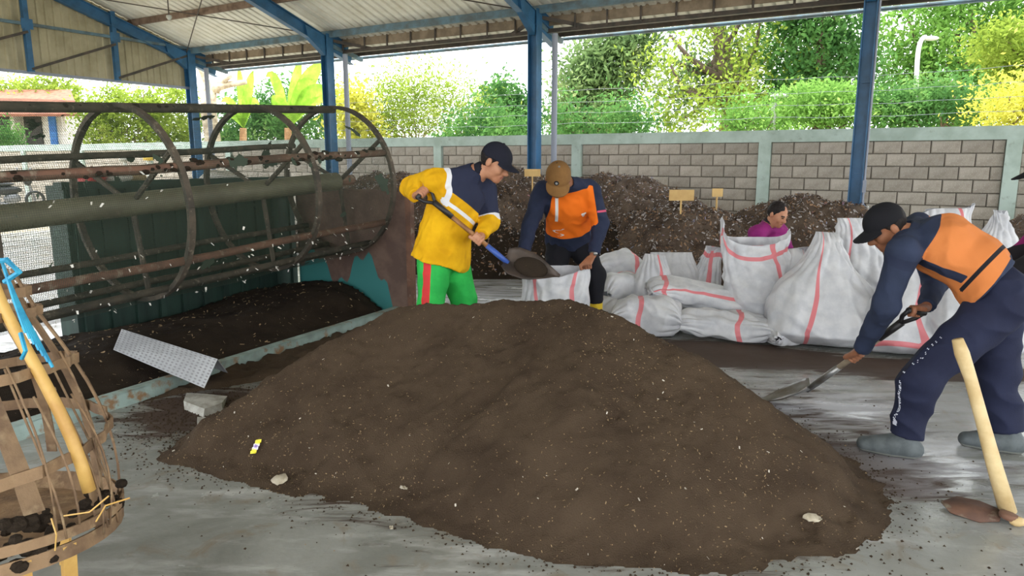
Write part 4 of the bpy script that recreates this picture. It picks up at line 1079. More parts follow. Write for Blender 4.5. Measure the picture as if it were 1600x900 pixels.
# hoe
t = thing('hoe', 'hoe with a pale wooden handle and rusty blade standing at the right', 'hoe', gnd(1575, 812))
hp_ = [at(1496, 530, 2.93), at(1503, 552, 2.92), at(1516, 590, 2.9), at(1534, 655, 2.86), at(1553, 725, 2.82), at(1575, 800, 2.79)]
MB().tube(hp_, [.022, .029, .025, .026, .03, .034], 12).build('handle', M['palewood'], t, True)
hb_ = [gnd(1470, 783, .02), gnd(1485, 800, .012), gnd(1530, 815, .006), gnd(1562, 814, .01), gnd(1567, 797, .03), gnd(1530, 782, .035), gnd(1495, 775, .03)]
ctr = np.mean(hb_, 0) + V(0, 0, .008); k = len(hb_)
b = MB().add([ctr] + hb_, [(0, 1 + i, 1 + (i + 1) % k) for i in range(k)]).build('blade', M['rust'], t, True); b.modifiers.new('thick', 'SOLIDIFY').thickness = .006
MB().lathe([(.0, -.012), (.034, -.012), (.037, .0), (.036, .01), (.03, .012), (0, .012)], gnd(1576, 806, .03), (.2, 0, 1), 12).build('eye_ring', M['rust'], t, True)
MB().ell(gnd(1590, 815, .018), V(.035, 0, 0), V(0, .025, 0), V(0, 0, .02), 8, 6).build('wedge', M['palewood'], t, True)

# ------------------------------------------------------------------ loose things on tray and pile
M['perf'] = mat('perforated_sheet', (206, 208, 212), .45, .15, c2=(184, 186, 190), ns=5, bump=.3, bs=60)
nd, lk = nodes(M['perf']); bsd = nd['Principled BSDF']
uv = nd.new('ShaderNodeUVMap'); mpn = nd.new('ShaderNodeVectorMath'); mpn.operation = 'MULTIPLY'; mpn.inputs[1].default_value = (22, 10, 1); lk.new(uv.outputs[0], mpn.inputs[0])
fr = nd.new('ShaderNodeVectorMath'); fr.operation = 'FRACTION'; lk.new(mpn.outputs[0], fr.inputs[0])
ds = nd.new('ShaderNodeVectorMath'); ds.operation = 'DISTANCE'; ds.inputs[1].default_value = (.5, .5, 0); lk.new(fr.outputs[0], ds.inputs[0])
ltn = nd.new('ShaderNodeMath'); ltn.operation = 'LESS_THAN'; ltn.inputs[1].default_value = .27; lk.new(ds.outputs['Value'], ltn.inputs[0])
mx = nd.new('ShaderNodeMix'); mx.data_type = 'RGBA'; lk.new(ltn.outputs[0], mx.inputs['Factor']); lk.new(bsd.inputs['Base Color'].links[0].from_socket, mx.inputs['A']); mx.inputs['B'].default_value = (*lin((158, 158, 162)), 1)
lk.new(mx.outputs['Result'], bsd.inputs['Base Color'])
a, b, c, d = at(190, 514, 4.95), at(340, 561, 4.45), at(319, 606, 4.22), at(177, 546, 4.7)
e1, e2 = at(200, 530, 5.15), at(356, 582, 4.7)
me = MB().add([d, c, b, a, e2, e1], [(0, 1, 2, 3), (3, 2, 4, 5)]).mesh('metal_sheet'); l = me.uv_layers.new(name='UVMap')
l.data.foreach_set('uv', [0, 0, 1, 0, 1, 1, 0, 1, 0, 1, 1, 1, 1, 2, 0, 2])
o = link('metal_sheet', me, M['perf']); o.modifiers.new('thick', 'SOLIDIFY').thickness = .004
tag(o, 'folded perforated grey metal sheet lying on the tray compost', 'metal sheet')
M['rubble'] = mat('concrete_rubble', (178, 176, 168), .9, c2=(146, 142, 132), ns=12, bump=.4)
def chunk(name, label, cat, px, h, m):
    lo_ = [gnd(*q, .0) for q in px]; hi_ = [gnd(q[0] + random.uniform(-4, 4), q[1] - 1, 0) + V(0, .02, h * random.uniform(.7, 1.1)) for q in px]
    k = len(px); ctr_ = np.mean(hi_, 0) + V(0, 0, h * .1)
    fs = [(i, (i + 1) % k, k + (i + 1) % k, k + i) for i in range(k)] + [(k + i, k + (i + 1) % k, 2 * k) for i in range(k)] + [tuple(range(k - 1, -1, -1))]
    return tag(MB().add(lo_ + hi_ + [ctr_], fs).build(name, m), label, cat)
chunk('rubble_chunk', 'broken pale concrete chunk just below the metal sheet', 'rubble', [(288, 640), (318, 652), (348, 642), (352, 630), (318, 628), (294, 626)], .05, M['rubble'])
chunk('rubble_chunk', 'flat pale concrete chip on the floor by the pile edge', 'rubble', [(308, 672), (340, 674), (366, 664), (368, 660), (330, 660), (308, 658)], .02, M['rubble'])
def on_pile(x, y):
    lo, hi = 2.0, 6.0
    for d in np.linspace(2.2, 6, 1200):
        p = at(x, y, d)
        if p[2] <= max(pile_h(p[None, 0], p[None, 1], False)[0], 0): return p
    return gnd(x, y)
M['wrap'] = mat('yellow_wrapper', (232, 216, 40), .4, layers=(('mid', (236, 232, 240)), ('dot', (126, 92, 168))))
a, b = on_pile(396, 711), on_pile(406, 689); dd_ = b - a; sdw = nrm(np.cross(dd_, V(0, -.5, 1))) * .014
vs = []; mv = []; dv = []
for i in range(13):
    v = i / 12
    for u in (-1, -.3, .3, 1):
        vs.append(a + dd_ * v + sdw * u + V(0, -.01, .012 + .005 * math.sin(i * 2.1 + u))); mv.append((.2 - abs(v - .5)) * .02); dv.append((.1 - abs(v - .52) - .08 * abs(u)) * .02)
fs = [(i * 4 + j, i * 4 + j + 1, i * 4 + j + 5, i * 4 + j + 4) for i in range(12) for j in range(3)]
me = MB().add(vs, fs).mesh('wrapper'); attr(me, 'mid', mv); attr(me, 'dot', dv)
o = link('wrapper', me, M['wrap']); o.modifiers.new('thick', 'SOLIDIFY').thickness = .002
tag(o, 'bright yellow snack wrapper on the left slope of the pile', 'wrapper')
def leafy(name, label, cat, x, y, L, W, ang, m, seed):
    p = on_pile(x, y); r = np.random.default_rng(seed); d = V(math.cos(ang), -math.sin(ang) * .6, math.sin(ang) * .5); s = nrm(np.cross(d, V(0, -.6, 1)))
    vs = []; k = 8
    for i in range(k + 1):
        v = i / k; w = W * math.sin(math.pi * (v * .94 + .03)) ** .7
        for u in (-1, 0, 1): vs.append(p + d * L * (v - .5) + s * w * u * .5 + V(0, -.008, .012 + .006 * abs(u)) + r.normal(size=3) * .002)
    fs = [(i * 3 + j, i * 3 + j + 1, i * 3 + j + 4, i * 3 + j + 3) for i in range(k) for j in range(2)]
    o = MB().add(vs, fs).build(name, m, None, True); o.modifiers.new('thick', 'SOLIDIFY').thickness = .003
    return tag(o, label, cat)
M['paleleaf'] = mat('pale_dry_leaf', (190, 180, 160), .8, c2=(160, 148, 126), ns=20)
leafy('dry_leaf', 'pale dry leaf on the lower right slope of the pile', 'leaf', 1268, 813, .085, .04, -.35, M['paleleaf'], 1)
leafy('dry_leaf', 'ragged pale leaf scrap at the left foot of the pile', 'leaf', 438, 753, .085, .06, .25, M['paleleaf'], 2)
leafy('dry_leaf', 'small pale leaf scrap on the lower middle of the pile', 'leaf', 632, 766, .035, .014, -.8, M['paleleaf'], 3)
leafy('dry_leaf', 'tiny pale scrap lying on the bare floor before the pile', 'leaf', 612, 828, .02, .014, .8, M['paleleaf'], 4)

# ------------------------------------------------------------------ bamboo basket on legs at the left
M['bamboo'] = mat('old_bamboo_strip', (142, 114, 84), .75, c2=(106, 82, 60), ns=7, c3=(158, 134, 102), ns3=16, lo3=.55, hi3=.72, bump=.4, bs=50, rnd=.22)
M['yellowbamboo'] = mat('yellow_bamboo', (206, 166, 92), .5, c2=(184, 140, 72), ns=6, rnd=.06)
M['rope'] = mat('blue_rope', (48, 160, 196), .6, c2=(34, 130, 170), ns=20)
bk0 = at(-52, 836, 2.0); bk1 = at(-72, 430, 2.1)
BA = nrm(bk1 - bk0); BL = np.linalg.norm(bk1 - bk0); BS = nrm(np.cross(BA, Y1)); BF = np.cross(BS, BA)
if BS[0] < 0: BS, BF = -BS, -BF
def bask(v, ang, dr=0.0):
    r = .415 * (1 - .62 * v ** 1.35) + .045 * math.sin(math.pi * min(1, v * 1.15)) + dr
    return bk0 + BA * BL * v + r * (math.cos(ang) * BS + math.sin(ang) * BF)
basket = thing('bamboo_basket', 'open-weave bamboo basket on legs at the left foreground', 'basket', (bk0[0], bk0[1], 0))
def tangent(ang): return -math.sin(ang) * BS + math.cos(ang) * BF
for i in range(12):
    ang = 2 * math.pi * i / 12 + random.uniform(-.1, .1); tw = random.uniform(-.1, .45)
    vv = np.linspace(-.02 + random.uniform(0, .03), 1.02, 12); w0 = random.uniform(.036, .07)
    pts = [bask(v, ang + tw * v, -.004) for v in vv]
    MB().strip(pts, [tangent(ang + tw * v) for v in vv], np.linspace(w0, .024, 12), .007).build('stave', M['bamboo'], basket)
for v, tilt, w in ((.02, .01, .045), (.08, -.02, .03), (.34, .07, .035), (.60, -.06, .032), (.84, .02, .028), (.93, .01, .03)):
    aa = np.linspace(0, 2 * math.pi, 41); ph_ = random.uniform(0, 6)
    pts = [bask(v + tilt * math.sin(a + ph_), a, .006 + .006 * (1 if i % 2 else -1) * (v > .2)) for i, a in enumerate(aa)]
    MB().strip(pts, BA, w, .006).build('band', M['bamboo'], basket)
for k in range(9):                                  # loose thin canes along the right side
    a0 = random.uniform(-.3, .5); vv = np.linspace(random.uniform(0, .1), random.uniform(.45, .8), 8)
    MB().tube([bask(v, a0 + .25 * v, .012 + .02 * math.sin(v * 6 + k)) for v in vv], .0035, 5).build('cane', M['bamboo'], basket, True)
for a0, a1, v0, v1 in ((.16, .42, .2, 1.1), (.55, .85, -.03, .5), (2.4, 2.5, .1, 1.1)):
    vv = np.linspace(v0, v1, 10); pts = [bask(min(v, 1), a0 + (a1 - a0) * (v - v0) / (v1 - v0), .016) + BA * BL * max(0, v - 1) for v in vv]
    MB().tube(pts, np.linspace(.019, .015, 10), 10).build('bamboo_pole', M['yellowbamboo'], basket, True)
for ang in (.32, .62, -1.5, -2.4, 2.3):
    a = bask(.03, ang, .0); b = V(a[0] - .03, a[1] + .01, 0)
    MB().strip([a, (a + b) / 2, b], tangent(ang), .042, .014).build('leg', M['yellowbamboo'], basket)
mb = MB(); mb.lathe([(0.0, .0), (.2, .02), (.36, .015), (.4, .05), (.41, .06)], bk0 + BA * .01, BA, 24); mb.build('base_mat', M['bamboo'], basket)
r_ = random.Random(8)
mb = MB()
for i in range(60):
    a = r_.uniform(0, 6.28) if i < 25 else r_.uniform(-.5, .75); rr_ = r_.uniform(.2, .41) if i < 25 else r_.uniform(.38, .425); p = bk0 + BA * r_.uniform(0.0, .06 if i < 25 else .14) + rr_ * (math.cos(a) * BS + math.sin(a) * BF); q = r_.uniform(.012, .03)
    mb.ell(p, V(q, 0, 0), V(0, q, 0), V(0, 0, q * .7), 6, 4)
tag(mb.build('soil_crust', M['darkcompost'], basket), kind='stuff')
for i, (px0, px1, px2) in enumerate((((150, 815), (165, 790), (203, 778)), ((100, 806), (140, 800), (170, 775)), ((86, 860), (88, 835), (80, 810)))):
    MB().tube([at(*px0, 1.75), at(*px1, 1.74), at(*px2, 1.76)], .0022, 5).build('straw', M['yellowbamboo'], basket)
for i in range(7):
    p0 = at(2 + i * 3, 405 + i * 9, 1.93); p1 = at(22 + i * 5, 470 + i * 8, 1.9); p2 = at(40 + 7 * i, 520 + i * 9, 1.88)
    MB().tube([p0, p1, p2], .0045, 5).build('rope', M['rope'], basket)
MB().tube([at(-20, 410, 1.9), at(10, 406, 1.88), at(30, 425, 1.9), at(8, 440, 1.93)], .008, 6).build('rope', M['rope'], basket)
MB().tube([at(32, 520, 1.9), at(40, 548, 1.88), at(34, 560, 1.9)], .006, 5).build('rope', M['rope'], basket)

# ------------------------------------------------------------------ behind the drum: motorbike, scraps on the bin
M['bikeblack'] = mat('bike_black', (36, 36, 40), .4)
M['bikegrey'] = mat('bike_grey', (120, 122, 126), .4, .4)
def motorbike(label, c, yaw):
    c = np.asarray(c); t = thing('motorbike', label, 'motorbike', c)
    d = V(math.cos(yaw), math.sin(yaw), 0); s = V(-d[1], d[0], 0); q = lambda x, z, w=0: c + d * x + s * w + EZ * z
    for x in (-.62, .62):
        an = np.linspace(0, 2 * math.pi, 25)
        w = MB().tube([q(x + .25 * math.cos(a), .3 + .25 * math.sin(a)) for a in an], .045, 6, cap=False).build('wheel', M['bikeblack'], t, True)
        mb = MB()
        for a in np.arange(0, math.pi, math.pi / 4): mb.tube([q(x + .23 * math.cos(a), .3 + .23 * math.sin(a)), q(x - .23 * math.cos(a), .3 - .23 * math.sin(a))], .008, 4)
        mb.build('spokes', M['bikegrey'], w)
    MB().ell(q(-.2, .62), d * .5, s * .13, EZ * .14).build('body', M['bikeblack'], t, True)
    MB().ell(q(-.3, .8), d * .42, s * .12, EZ * .06).build('seat', M['bikeblack'], t, True)
    MB().ell(q(.0, .38), d * .24, s * .13, EZ * .16).build('engine', M['bikegrey'], t, True)
    MB().tube([q(.62, .3), q(.5, .8), q(.42, 1.02)], .035, 8).build('fork', M['bikegrey'], t)
    MB().ell(q(.46, .9), d * .12, s * .14, EZ * .16).build('headlamp_cowl', M['bikeblack'], t, True)
    MB().tube([q(.36, 1.05, -.32), q(.42, 1.02, 0), q(.36, 1.05, .32)], .016, 6).build('handlebar', M['bikeblack'], t)
    for w in (-.3, .3):
        MB().tube([q(.38, 1.05, w), q(.4, 1.2, w * 1.2)], .008, 5).build('mirror_stalk', M['bikeblack'], t)
        MB().ell(q(.4, 1.24, w * 1.25), d * .015, s * .06, EZ * .04).build('mirror', M['bikegrey'], t, True)
    MB().tube([q(-.1, .2, -.15), q(-.7, .32, -.17)], .035, 8).build('exhaust', M['bikegrey'], t)
motorbike('black motorbike parked in the sun beyond the drum', gnd(22, 330), 1.05)
motorbike('dark motorbike parked behind the first one at the left edge', gnd(-30, 322), 1.1)
M['redbag'] = mat('red_plastic', (200, 60, 60), .4); M['tan'] = mat('tan_scraps', (188, 160, 120), .8)
M['ywhelm'] = mat('yellow_helmet', (206, 176, 70), .35); M['gyhelm'] = mat('grey_helmet', (150, 150, 142), .35)
def crumple(name, label, cat, p, rx, ry, rz, m, seed):
    w = Waves(seed, [(30, .25), (70, .2)], 4); mb = MB(); mb.ell(p, V(rx, 0, 0), V(0, ry, 0), V(0, 0, rz), 16, 10)
    vv = np.array(mb.v); vv = vv + (vv - p) * w(vv)[:, None] * 1.2; mb.v = [tuple(q) for q in vv]
    return tag(mb.build(name, m, None, True), label, cat)
def bintop(x):
    best = None
    for s in np.linspace(-1.0, 1.15, 200):
        p = bb(s, .36, 1.3); pr = 800 + F_PX * p[0] / (p[1] * math.cos(PITCH) - (p[2] - EYE) * math.sin(PITCH))
        if best is None or abs(pr - x) < best[0]: best = (abs(pr - x), p)
    return best[1]
crumple('plastic_bag', 'crumpled red plastic bag on the green bin', 'bag', bintop(137) + V(0, 0, .06), .1, .08, .06, M['redbag'], 1)
crumple('plastic_bag', 'crumpled white plastic bag on the green bin', 'bag', bintop(178) + V(0, 0, .05), .13, .09, .05, M['white'], 2)
crumple('paper_scrap', 'crumpled tan paper on the green bin', 'paper', bintop(200) + V(0, 0, .05), .1, .09, .06, M['tan'], 3)
crumple('plastic_bag', 'flattened white bag on the far end of the green bin', 'bag', bintop(345) + V(0, 0, .05), .16, .1, .05, M['white'], 4)

def capped_post(label, x, y, d, m):
    p = at(x, y, d); t = thing('capped_post', label, 'post', (p[0], p[1], 0), 'round-capped posts beyond the drum')
    MB().tube([V(p[0], p[1], 0), p - EZ * .05], .05, 8).build('shaft', M['concretewhite'], t)
    MB().lathe([(0, .15), (.07, .135), (.12, .08), (.14, 0), (.13, -.06), (0, -.07)], p, (0, 0, 1), 16).build('round_cap', m, t, True)
capped_post('yellow round cap beyond the drum rail', 232, 247, 19.5, M['ywhelm'])
capped_post('grey round cap beyond the drum rail', 195, 249, 19, M['gyhelm'])

# ------------------------------------------------------------------ people: smooth-blended volumes turned into one skin
def rcone(a, b, ra, rb, side=None, w=1.0):
    a = np.asarray(a, float); b = np.asarray(b, float); ba = b - a; L2 = ba @ ba + 1e-12
    sd = nrm(side) if side is not None else None
    def f(p):
        pa = p - a; t = np.clip((pa @ ba) / L2, 0, 1); q = pa - t[:, None] * ba
        if sd is not None:
            c = q @ sd; q = q - np.outer(c * (1 - 1 / w), sd)
        return np.linalg.norm(q, axis=1) - (ra + (rb - ra) * t)
    return f
def ellip(c, axes, r):
    c = np.asarray(c, float); A = np.array(axes); r = np.asarray(r, float)
    def f(p):
        q = (p - c) @ A.T; k0 = np.linalg.norm(q / r, axis=1); k1 = np.linalg.norm(q / r ** 2, axis=1) + 1e-9
        return np.where(k0 < .02, -r.min(), k0 * (k0 - 1) / k1)
    return f
def sunion(fs, k=.02):
    def f(p):
        d = fs[0](p)
        for g in fs[1:]:
            e = g(p); h = np.clip(.5 + .5 * (e - d) / k, 0, 1); d = e * (1 - h) + d * h - k * h * (1 - h)
        return d
    return f
def net_surface(fn, pts, pad, h):
    """surface nets of fn<0 over the box around pts"""
    pts = np.asarray(pts); lo = pts.min(0) - pad; hi = pts.max(0) + pad
    nb = 8; n = (np.ceil((hi - lo) / (h * nb)).astype(int)) * nb + 1
    cb = (n - 1) // nb
    g = np.stack(np.meshgrid(*[np.arange(c) for c in cb], indexing='ij'), -1).reshape(-1, 3)
    cen = lo + (g + .5) * nb * h; cv = fn(cen)
    act = np.abs(cv) < nb * h * 1.1 + .012
    val = np.repeat(np.repeat(np.repeat(cv.reshape(cb), nb, 0), nb, 1), nb, 2)
    val = np.pad(val, ((0, 1),) * 3, mode='edge').astype(np.float32)
    off = np.stack(np.meshgrid(*[np.arange(nb + 1)] * 3, indexing='ij'), -1).reshape(-1, 3)
    idx = (g[act][:, None, :] * nb + off[None]).reshape(-1, 3)
    flat = np.unique(np.ravel_multi_index(idx.T, n)); idx = np.stack(np.unravel_index(flat, n), -1)
    P = lo + idx * h; out = np.empty(len(P), np.float32)
    for i in range(0, len(P), 200000): out[i:i + 200000] = fn(P[i:i + 200000])
    val.ravel()[flat] = out
    s = val < 0
    c = np.zeros(tuple(n - 1), np.uint8)
    for dx in (0, 1):
        for dy_ in (0, 1):
            for dz in (0, 1): c += s[dx:n[0] - 1 + dx, dy_:n[1] - 1 + dy_, dz:n[2] - 1 + dz]
    cells = np.argwhere((c > 0) & (c < 8)); vid = -np.ones(tuple(n - 1), np.int64); vid[tuple(cells.T)] = np.arange(len(cells))
    acc = np.zeros((len(cells), 3)); cnt = np.zeros(len(cells))
    cor = [(a, b, d) for a in (0, 1) for b in (0, 1) for d in (0, 1)]
    for a in range(8):
        for b in range(a + 1, 8):
            if sum(abs(cor[a][i] - cor[b][i]) for i in range(3)) != 1: continue
            va = val[tuple((cells + cor[a]).T)]; vb = val[tuple((cells + cor[b]).T)]
            m = (va < 0) != (vb < 0); t = va[m] / (va[m] - vb[m])
            acc[m] += np.array(cor[a]) + t[:, None] * (np.array(cor[b]) - np.array(cor[a])); cnt[m] += 1
    verts = lo + (cells + acc / cnt[:, None]) * h
    quads = []
    for ax in range(3):
        sl0 = [slice(None)] * 3; sl1 = [slice(None)] * 3; sl0[ax] = slice(0, -1); sl1[ax] = slice(1, None)
        e = s[tuple(sl0)] != s[tuple(sl1)]; ed = np.argwhere(e)
        b, d = (ax + 1) % 3, (ax + 2) % 3
        ok = (ed[:, b] > 0) & (ed[:, d] > 0) & (ed[:, b] < n[b] - 1) & (ed[:, d] < n[d] - 1); ed = ed[ok]
        o = np.zeros((4, 3), int); o[1, b] = -1; o[2, b] = -1; o[2, d] = -1; o[3, d] = -1
        q = np.stack([vid[tuple((ed + oo).T)] for oo in o], 1)
        fl = s[tuple(ed.T)]
        q = np.where(fl[:, None], q, q[:, ::-1]); quads.append(q)
    q = np.concatenate(quads); q = q[(q >= 0).all(1)]
    # one smoothing pass
    return verts, q
def skin_object(name, fn, pts, pad, h, m, parent=None, fields=None):
    v, q = net_surface(fn, pts, pad, h)
    me = fastmesh(name, v, q)
    if fields:
        for an, ff in fields.items(): attr(me, an, ff(v))
    return link(name, me, m, parent, True)
def plane_above(o, n):
    o = np.asarray(o); n = nrm(n); return lambda p: -((p - o) @ n)
def imax(f, g): return lambda p: np.maximum(f(p), g(p))

def grip_hand(c, axis, palm, wrist, rs=.017, flip=1):
    """hand closed round a shaft: c on the shaft, axis along it, palm = from the shaft towards the back of the hand"""
    axis = nrm(axis); m = nrm(np.asarray(palm) - axis * np.dot(palm, axis)); b = np.cross(axis, m)
    R = rs + .0085; fs = []
    for k, (ln, rad) in enumerate(((225, .0088), (240, .0092), (232, .009), (205, .0078))):
        o = np.asarray(c) + axis * (k - 1.5) * .0205 * flip
        an = np.radians(np.linspace(20, -ln, 7)); p = [o + R * (1.08 if i == 0 else 1) * (math.cos(a) * m + math.sin(a) * b) for i, a in enumerate(an)]
        fs += [rcone(p[i], p[i + 1], rad - .0002 * i, rad - .0003 * (i + 1)) for i in range(6)]
        kn = p[0]; fs.append(rcone(np.asarray(wrist) + (kn - wrist) * .12 + axis * (k - 1.5) * .004, kn + m * .004, .017, .0125))
    o = np.asarray(c) - axis * 2.3 * .0205 * flip; an = np.radians(np.linspace(30, 150, 4)); R2 = R + .002
    p = [np.asarray(wrist) + (o - wrist) * .35 + m * .012] + [o + R2 * (math.cos(a) * m + math.sin(a) * b) for a in an]
    fs += [rcone(p[i], p[i + 1], [.017, .0135, .011, .0105, .01][i], [.0135, .011, .0105, .01, .009][i]) for i in range(4)]
    return fs

def make_person(label, J, cfg):
    g = {k: np.asarray(v, float) for k, v in J.items()}
    h = cfg.get('res', .008); S = cfg.get('scale', 1.0)
    sd_s = nrm(g['shL'] - g['shR']); sd_h = nrm(g['hipL'] - g['hipR'])
    up = nrm(g['neck'] - g['pel']); fr = nrm(np.cross(sd_s, up)) if cfg.get('front', 1) > 0 else nrm(np.cross(up, sd_s))
    fr = nrm(np.cross(up, -sd_s)) * 1.0
    if np.dot(fr, g['face']) < 0: fr = -fr
    # head frame
    hc = g['head']; f = nrm(g['face']); u = nrm(g['hup'] - f * np.dot(g['hup'], f)); s = np.cross(f, u)
    HA = [s, f, u]
    H = lambda x, y, z: hc + s * x * S + f * y * S + u * z * S
    er = lambda c, r: ellip(c, HA, np.array(r) * S)
    head = [er(H(0, -.008, .02), (.076, .094, .092)), er(H(0, .02, -.045), (.058, .07, .074)), er(H(0, .066, -.095), (.03, .028, .026)),
            rcone(H(-.035, .078, .012), H(.035, .078, .012), .015, .015), rcone(H(0, .09, .002), H(0, .11, -.03), .008, .0145), rcone(H(-.012, .098, -.036), H(.012, .098, -.036), .009, .009),
            rcone(H(-.02, .084, -.063), H(.02, .084, -.063), .0085, .0085), rcone(H(-.015, .08, -.075), H(.015, .08, -.075), .009, .009),
            er(H(.04, .055, -.03), (.022, .03, .03)), er(H(-.04, .055, -.03), (.022, .03, .03))]
    ears = [er(H(q * .08, -.008, -.012), (.011, .019, .031)) for q in (-1, 1)]
    neckp = [rcone(g['neck'] - up * .03, H(0, -.02, -.06), .056, .052)]
    hd = sunion(head, .018 * S)
    eye = [ellip(H(q * .031, .092, -.003), HA, (.015, .012, .009)) for q in (-1, 1)]
    def head_fn(p):
        d = hd(p)
        for e in eye: d = np.maximum(d, -(e(p) - .001) * .6) if False else d
        d = np.minimum(d, np.minimum(ears[0](p), ears[1](p)))
        return d
    tor = [rcone(g['pel'], g['waist'], .108, .1, sd_h, 1.4), rcone(g['waist'], g['chest'], .1, .112, sd_s, 1.4), rcone(g['chest'], g['neck'] - up * .06, .108, .06, sd_s, 1.5),
           rcone(g['shL'], g['neck'], .056, .055), rcone(g['shR'], g['neck'], .056, .055)]
    arms = {}
    for q in 'LR': arms[q] = [rcone(g['sh' + q], g['el' + q], .054, .042), rcone(g['el' + q], g['wr' + q], .042, .027)]
    legs = {}
    for q in 'LR': legs[q] = [rcone(g['hip' + q], g['kn' + q], .088, .057), rcone(g['kn' + q], g['an' + q], .056, .038), rcone(g['an' + q] - V(0, 0, .02), g['an' + q] * [1, 1, 0] + (g['toe' + q] - g['an' + q]) * [.6, .6, 0] + V(0, 0, .04), .034, .022)]
    handfs = []
    for q in 'LR':
        hn = cfg.get('hand' + q)
        if hn: handfs.append((sunion(grip_hand(hn[0], hn[1], hn[2], g['wr' + q], hn[3] if len(hn) > 3 else .017, hn[4] if len(hn) > 4 else 1), .006), (np.asarray(hn[0]) + g['wr' + q]) / 2))
    bodyf = sunion(tor + arms['L'] + arms['R'] + legs['L'] + legs['R'] + neckp, .03)
    def body(p):
        d = bodyf(p)
        def blend(fn, cen, rad, k):
            r = np.linalg.norm(p - cen, axis=1); m = r < rad
            d[~m] = np.minimum(d[~m], r[~m] - rad + .06)
            if m.any():
                a = d[m]; e = fn(p[m]); t = np.clip(.5 + .5 * (e - a) / k, 0, 1); d[m] = e * (1 - t) + a * t - k * t * (1 - t)
        blend(head_fn, hc, .24, .02)
        for hf_, hcn in handfs: blend(hf_, hcn, .19, .008)
        return d
    allp = [v for k, v in g.items() if k not in ('face', 'hup')] + ([cfg['handL'][0]] if cfg.get('handL') else []) + ([cfg['handR'][0]] if cfg.get('handR') else [])
    fl = {'eye': lambda v: -np.minimum(eye[0](v), eye[1](v)) + .004 * (np.abs((v - hc) @ s) < .06) - .004,
          'brow': lambda v: .0045 - np.minimum(*[rcone(H(q * .018, .1, .018), H(q * .05, .08, .016), .004, .003)(v) for q in (-1, 1)]),
          'lip': lambda v: .004 - rcone(H(-.02, .092, -.066), H(.02, .092, -.066), .004, .004)(v)}
    root = skin_object('person', body, allp, .14, cfg.get('bres', .0065), cfg['skin'], None, fl)
    tag(root, label, 'person', cfg.get('group'))
    # coordinates on the torso, for the cut of the shirt
    TL = np.linalg.norm(g['neck'] - g['pel'])
    def tc(v): return ((v - g['pel']) @ up) / TL, (v - g['pel'] - 0) @ sd_s, (v - g['pel']) @ fr
    def armt(v, q):
        a = g['sh' + q]; b = g['el' + q]; c = g['wr' + q]
        L1, L2 = np.linalg.norm(b - a), np.linalg.norm(c - b)
        t1 = ((v - a) @ (b - a)) / L1; t2 = ((v - b) @ (c - b)) / L2
        d1 = rcone(a, b, 0, 0)(v); d2 = rcone(b, c, 0, 0)(v)
        return np.where(d1 < d2, t1, L1 + np.clip(t2, 0, None)), np.minimum(d1, d2), L1, L2
    ctx = dict(tc=tc, armt=armt, g=g, fr=fr, up=up, sd=sd_s, H=H, tor=sunion(tor, .03), TL=TL)
    # shirt
    sl = cfg.get('sleeve', .018); bodyo = cfg.get('loose', .02)
    nz = Waves(cfg.get('seed', 1), [(22, .5), (45, .42), (80, .2)], 5)
    A = cfg.get('fold', .007)
    st = [rcone(g['pel'] + up * cfg.get('hem', .0), g['waist'], cfg.get('hemr', .12) + bodyo, .104 + bodyo, sd_h, 1.46), rcone(g['waist'], g['chest'], .104 + bodyo, .116 + bodyo, sd_s, 1.36), rcone(g['chest'], g['neck'] - up * .06, .112 + bodyo, .068, sd_s, 1.45),
          rcone(g['shL'], g['neck'] - up * .012, .076, .07), rcone(g['shR'], g['neck'] - up * .012, .076, .07)]
    cuff = cfg.get('cuff', .96)
    sl_ = []
    for q in 'LR':
        e = g['el' + q] + (g['wr' + q] - g['el' + q]) * cuff
        sl_ += [rcone(g['sh' + q], g['el' + q], .058 + sl, .046 + sl), rcone(g['el' + q], e, .046 + sl, .03 + sl * .8)]
    shf = sunion(st + sl_, .028)
    hemo = g['pel'] + up * cfg.get('hem', 0.0)
    def ridged(p):
        w = nz(p); return A * (1 - 1.8 * np.abs(w)).clip(-1, 1)
    nkax = rcone(g['neck'] - up * .05, H(0, -.02, .02), 0, 0)
    cplanes = [(g['el' + q] + (g['wr' + q] - g['el' + q]) * cuff, nrm(g['wr' + q] - g['el' + q])) for q in 'LR']
    def shirt(p):
        d = shf(p) - ridged(p) * .9
        d = np.maximum(d, -((p - hemo) @ up) + .01 * np.sin((p @ sd_s) * 18))
        # clean neck opening
        nk = ((p - (g['neck'] + up * .018)) @ nrm(up * .8 + f * .15))
        rn = nkax(p)
        d = np.where(rn < .078, np.maximum(d, nk), d)
        for o, n in cplanes:
            r = np.linalg.norm(p - o, axis=1); d = np.where(r < .11, np.maximum(d, (p - o) @ n), d)
        return d
    sp = [g[k] for k in ('pel', 'waist', 'chest', 'neck', 'shL', 'shR', 'elL', 'elR', 'wrL', 'wrR')]
    skin_object('shirt', shirt, sp, .2, h, cfg['shirt'], root, {k: (lambda v, fn=fn: fn(v, ctx)) for k, fn in cfg.get('shirt_fields', {}).items()})
    # collar
    cl = imax(rcone(g['neck'] - up * .02, g['neck'] + (H(0, -.02, -.06) - g['neck']) * .45, .068, .063), lambda p: -rcone(g['neck'] - up * .05, H(0, -.02, -.06), .058, .055)(p))
    if cfg.get('collar'): skin_object('collar', cl, [g['neck'], hc], .1, .006, cfg['collar'], root)
    # trousers
    tl = cfg.get('tloose', .022); nz2 = Waves(cfg.get('seed', 1) + 9, [(18, .5), (38, .45)], 5)
    tf = [rcone(g['pel'] + up * .06, g['pel'] - up * .03, .112 + tl * .4, .112 + tl * .5, sd_h, 1.4)]
    te = cfg.get('tend', .97)
